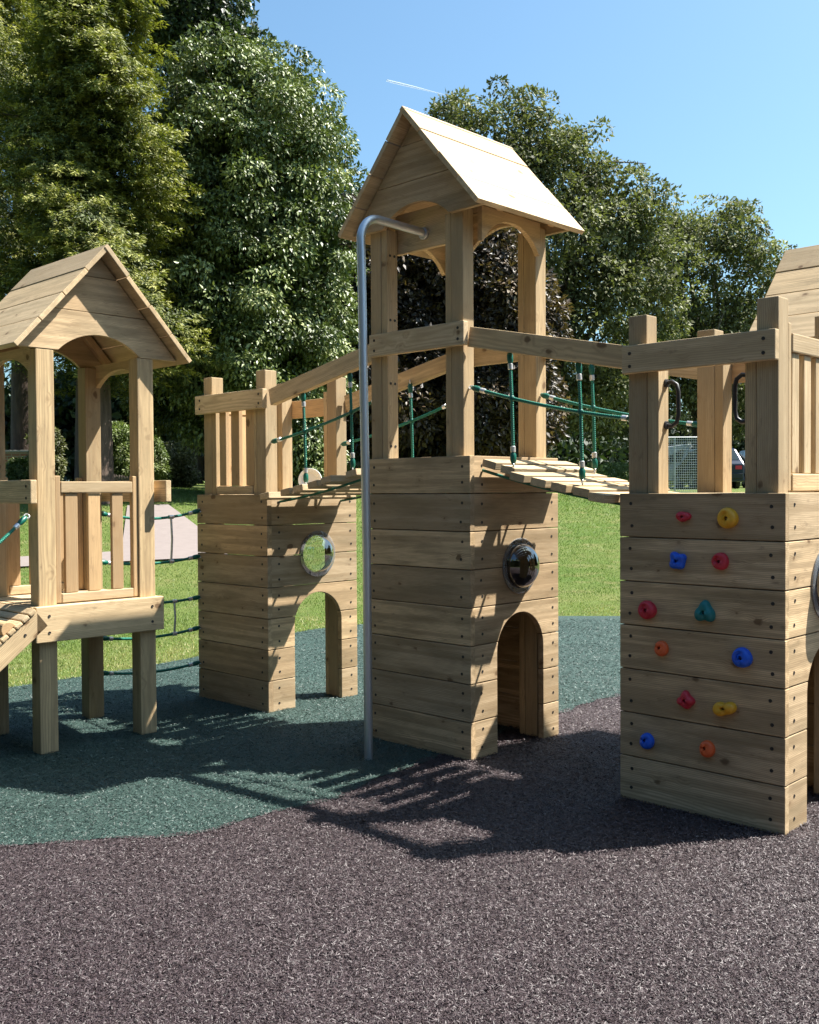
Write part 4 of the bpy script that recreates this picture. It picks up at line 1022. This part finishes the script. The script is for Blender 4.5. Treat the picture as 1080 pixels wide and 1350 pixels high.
# ================================================================== VEHICLES beyond the lawn
GLASS = plain('vehicle_glass', (.02, .03, .03), .08, spec=.8); TYRE = plain('tyre_rubber', (.02, .02, .02), .8)
def frame_at(px, dist, ang):
    b = col_at(px, dist); u = (right0*math.cos(ang)+fwd_h*math.sin(ang)); v = Vector((0, 0, 1)).cross(u); return b, u, v
def vehicle(name, px, dist, ang, L, Wd, prof, glassp, ends, zw, paint, label, cat, group=None):
    """profile extruded across, sides leaning in above the waist zw; u runs along the vehicle"""
    b, u, v = frame_at(px, dist, ang); r = empty(name, b, label, cat, group); Z = Vector((0, 0, 1))
    def squeeze(mb, off=0):
        for i, p in enumerate(mb.v):
            q = Vector(p)-b; h = q.z-zw
            if h > 0: k = q.dot(v); p2 = b+q-v*(k*min(.30, .42*h)); mb.v[i] = tuple(p2)
        return mb
    mb = MB(); mb.prism(prof, b-v*Wd/2, u, Z, v*Wd, 'u', .06); squeeze(mb).build('body', paint, r)
    for g_ in glassp:
        for sd in (-1, 1):
            mb = MB(); mb.prism(g_, b+v*(sd*(Wd/2+.006))-v*(.003), u, Z, v*.006, 'u', 0); squeeze(mb).build('window', GLASS, r)
    for (x0, z0), (x1, z1) in ends:
        a0, a1 = b+u*x0+Z*z0, b+u*x1+Z*z1; U = (a1-a0).normalized(); n_ = U.cross(v)
        if n_.z < 0: n_ = -n_
        Ln = (a1-a0).length; mb = MB(); mb.prism([(.07, -Wd*.42), (Ln-.05, -Wd*.42), (Ln-.05, Wd*.42), (.07, Wd*.42)], a0+n_*.004, U, v, n_*.006, 'u', 0); squeeze(mb).build('window', GLASS, r)
    for sd in (-1, 1):
        x0, z0 = prof[0][0], .78; mb = MB(); c = b+u*(x0-.012)+v*(sd*Wd*.38)+Z*z0; mb.prism([(-.12, -.07), (.12, -.07), (.12, .07), (-.12, .07)], c, v, Z, -u*.01, 'u', .003); mb.build('tail_light', HCOL['red'], r)
    mb = MB(); c = b+u*(prof[0][0]-.014)+Z*.5; mb.prism([(-Wd*.46, -.13), (Wd*.46, -.13), (Wd*.46, .06), (-Wd*.46, .06)], c, v, Z, -u*.05, 'u', .02); mb.build('bumper', DARKM, r)
    for x in (L*.2, L*.8):
        for sd in (-1, 1):
            c = b+u*x+v*(sd*(Wd/2-.09))+Z*.32; mb = MB(); mb.lathe(c-v*.1, v, [(.0005, 0), (.2, 0), (.30, .01), (.32, .03), (.32, .17), (.30, .19), (.2, .2), (.0005, .2)], 24)
            w_ = mb.build('wheel', TYRE, r); mb = MB(); mb.lathe(c+v*sd*.1, v*sd, [(.19, .0), (.18, .012), (.05, .02), (.0005, .02)], 16); mb.build('rim', STEEL, w_)
    return r
VWHITE = plain('white_paint', (.62, .64, .66), .3, var=.04); VBLUE = plain('dark_blue_paint', (.012, .022, .05), .25, var=.1); VSILVER = plain('silver_paint', (.42, .43, .46), .35, .4, var=.05)
HATCH = [(0, .25), (-.02, .9), (.08, 1.0), (.45, 1.46), (.7, 1.52), (2.0, 1.5), (2.8, 1.02), (3.8, .85), (3.9, .5), (3.85, .25)]
HWIN = [[(.6, 1.02), (.72, 1.42), (1.35, 1.42), (1.35, 1.02)], [(1.42, 1.02), (1.42, 1.42), (1.95, 1.40), (2.55, 1.02)]]
vehicle('van', 930, 43, math.pi/2+.12, 4.4, 1.9, [(0, .3), (0, 1.0), (.10, 1.75), (.3, 1.85), (3.0, 1.85), (3.6, 1.15), (4.4, 1.0), (4.4, .3)],
        [[(.4, 1.1), (.4, 1.7), (1.5, 1.7), (1.5, 1.1)], [(1.6, 1.1), (1.6, 1.7), (2.9, 1.7), (3.3, 1.1)]], [((0, 1.0), (.10, 1.75))], 1.0, VWHITE, 'white van parked beyond the lawn, partly hidden by a tower post and the mesh panel', 'van')
CG = 'cars parked beyond the lawn'
vehicle('parked_car', 950, 37, math.pi/2-.05, 3.9, 1.72, HATCH, HWIN, [((.08, 1.0), (.45, 1.46))], .95, VBLUE, 'dark blue hatchback seen from behind, right of the white van', 'car', CG)
vehicle('parked_car', 1018, 39, math.pi/2-.05, 3.9, 1.72, HATCH, HWIN, [((.08, 1.0), (.45, 1.46))], .95, VSILVER, 'silver hatchback seen from behind, right of the dark blue one', 'car', CG)
# upright steel mesh panel
b, u, v = frame_at(900, 31, .05); mp = empty('mesh_panel', b, 'galvanised mesh panel standing upright in front of the white van', 'panel'); Z = Vector((0, 0, 1)); z0 = -.1; W2, H2 = .52, 1.68
mb = MB(); mb.tube([b-u*W2, b-u*W2+Z*H2, b+u*W2+Z*H2, b+u*W2, b-u*W2], .022, 8); mb.build('frame', STEEL, mp)
mb = MB()
for i in range(1, 17): mb.tube([b+u*(-W2+i*2*W2/17)+Z*.02, b+u*(-W2+i*2*W2/17)+Z*(H2-.01)], .006, 5)
for i in range(1, 22): mb.tube([b-u*W2+Z*i*H2/22, b+u*W2+Z*i*H2/22], .006, 5)
mb.build('mesh', STEEL, mp)
mb = MB(); mb.tube([b-u*W2*.45+v*.01, b-u*W2*.45+v*.01+Z*H2], .016, 8); mb.build('stiffener', STEEL, mp)
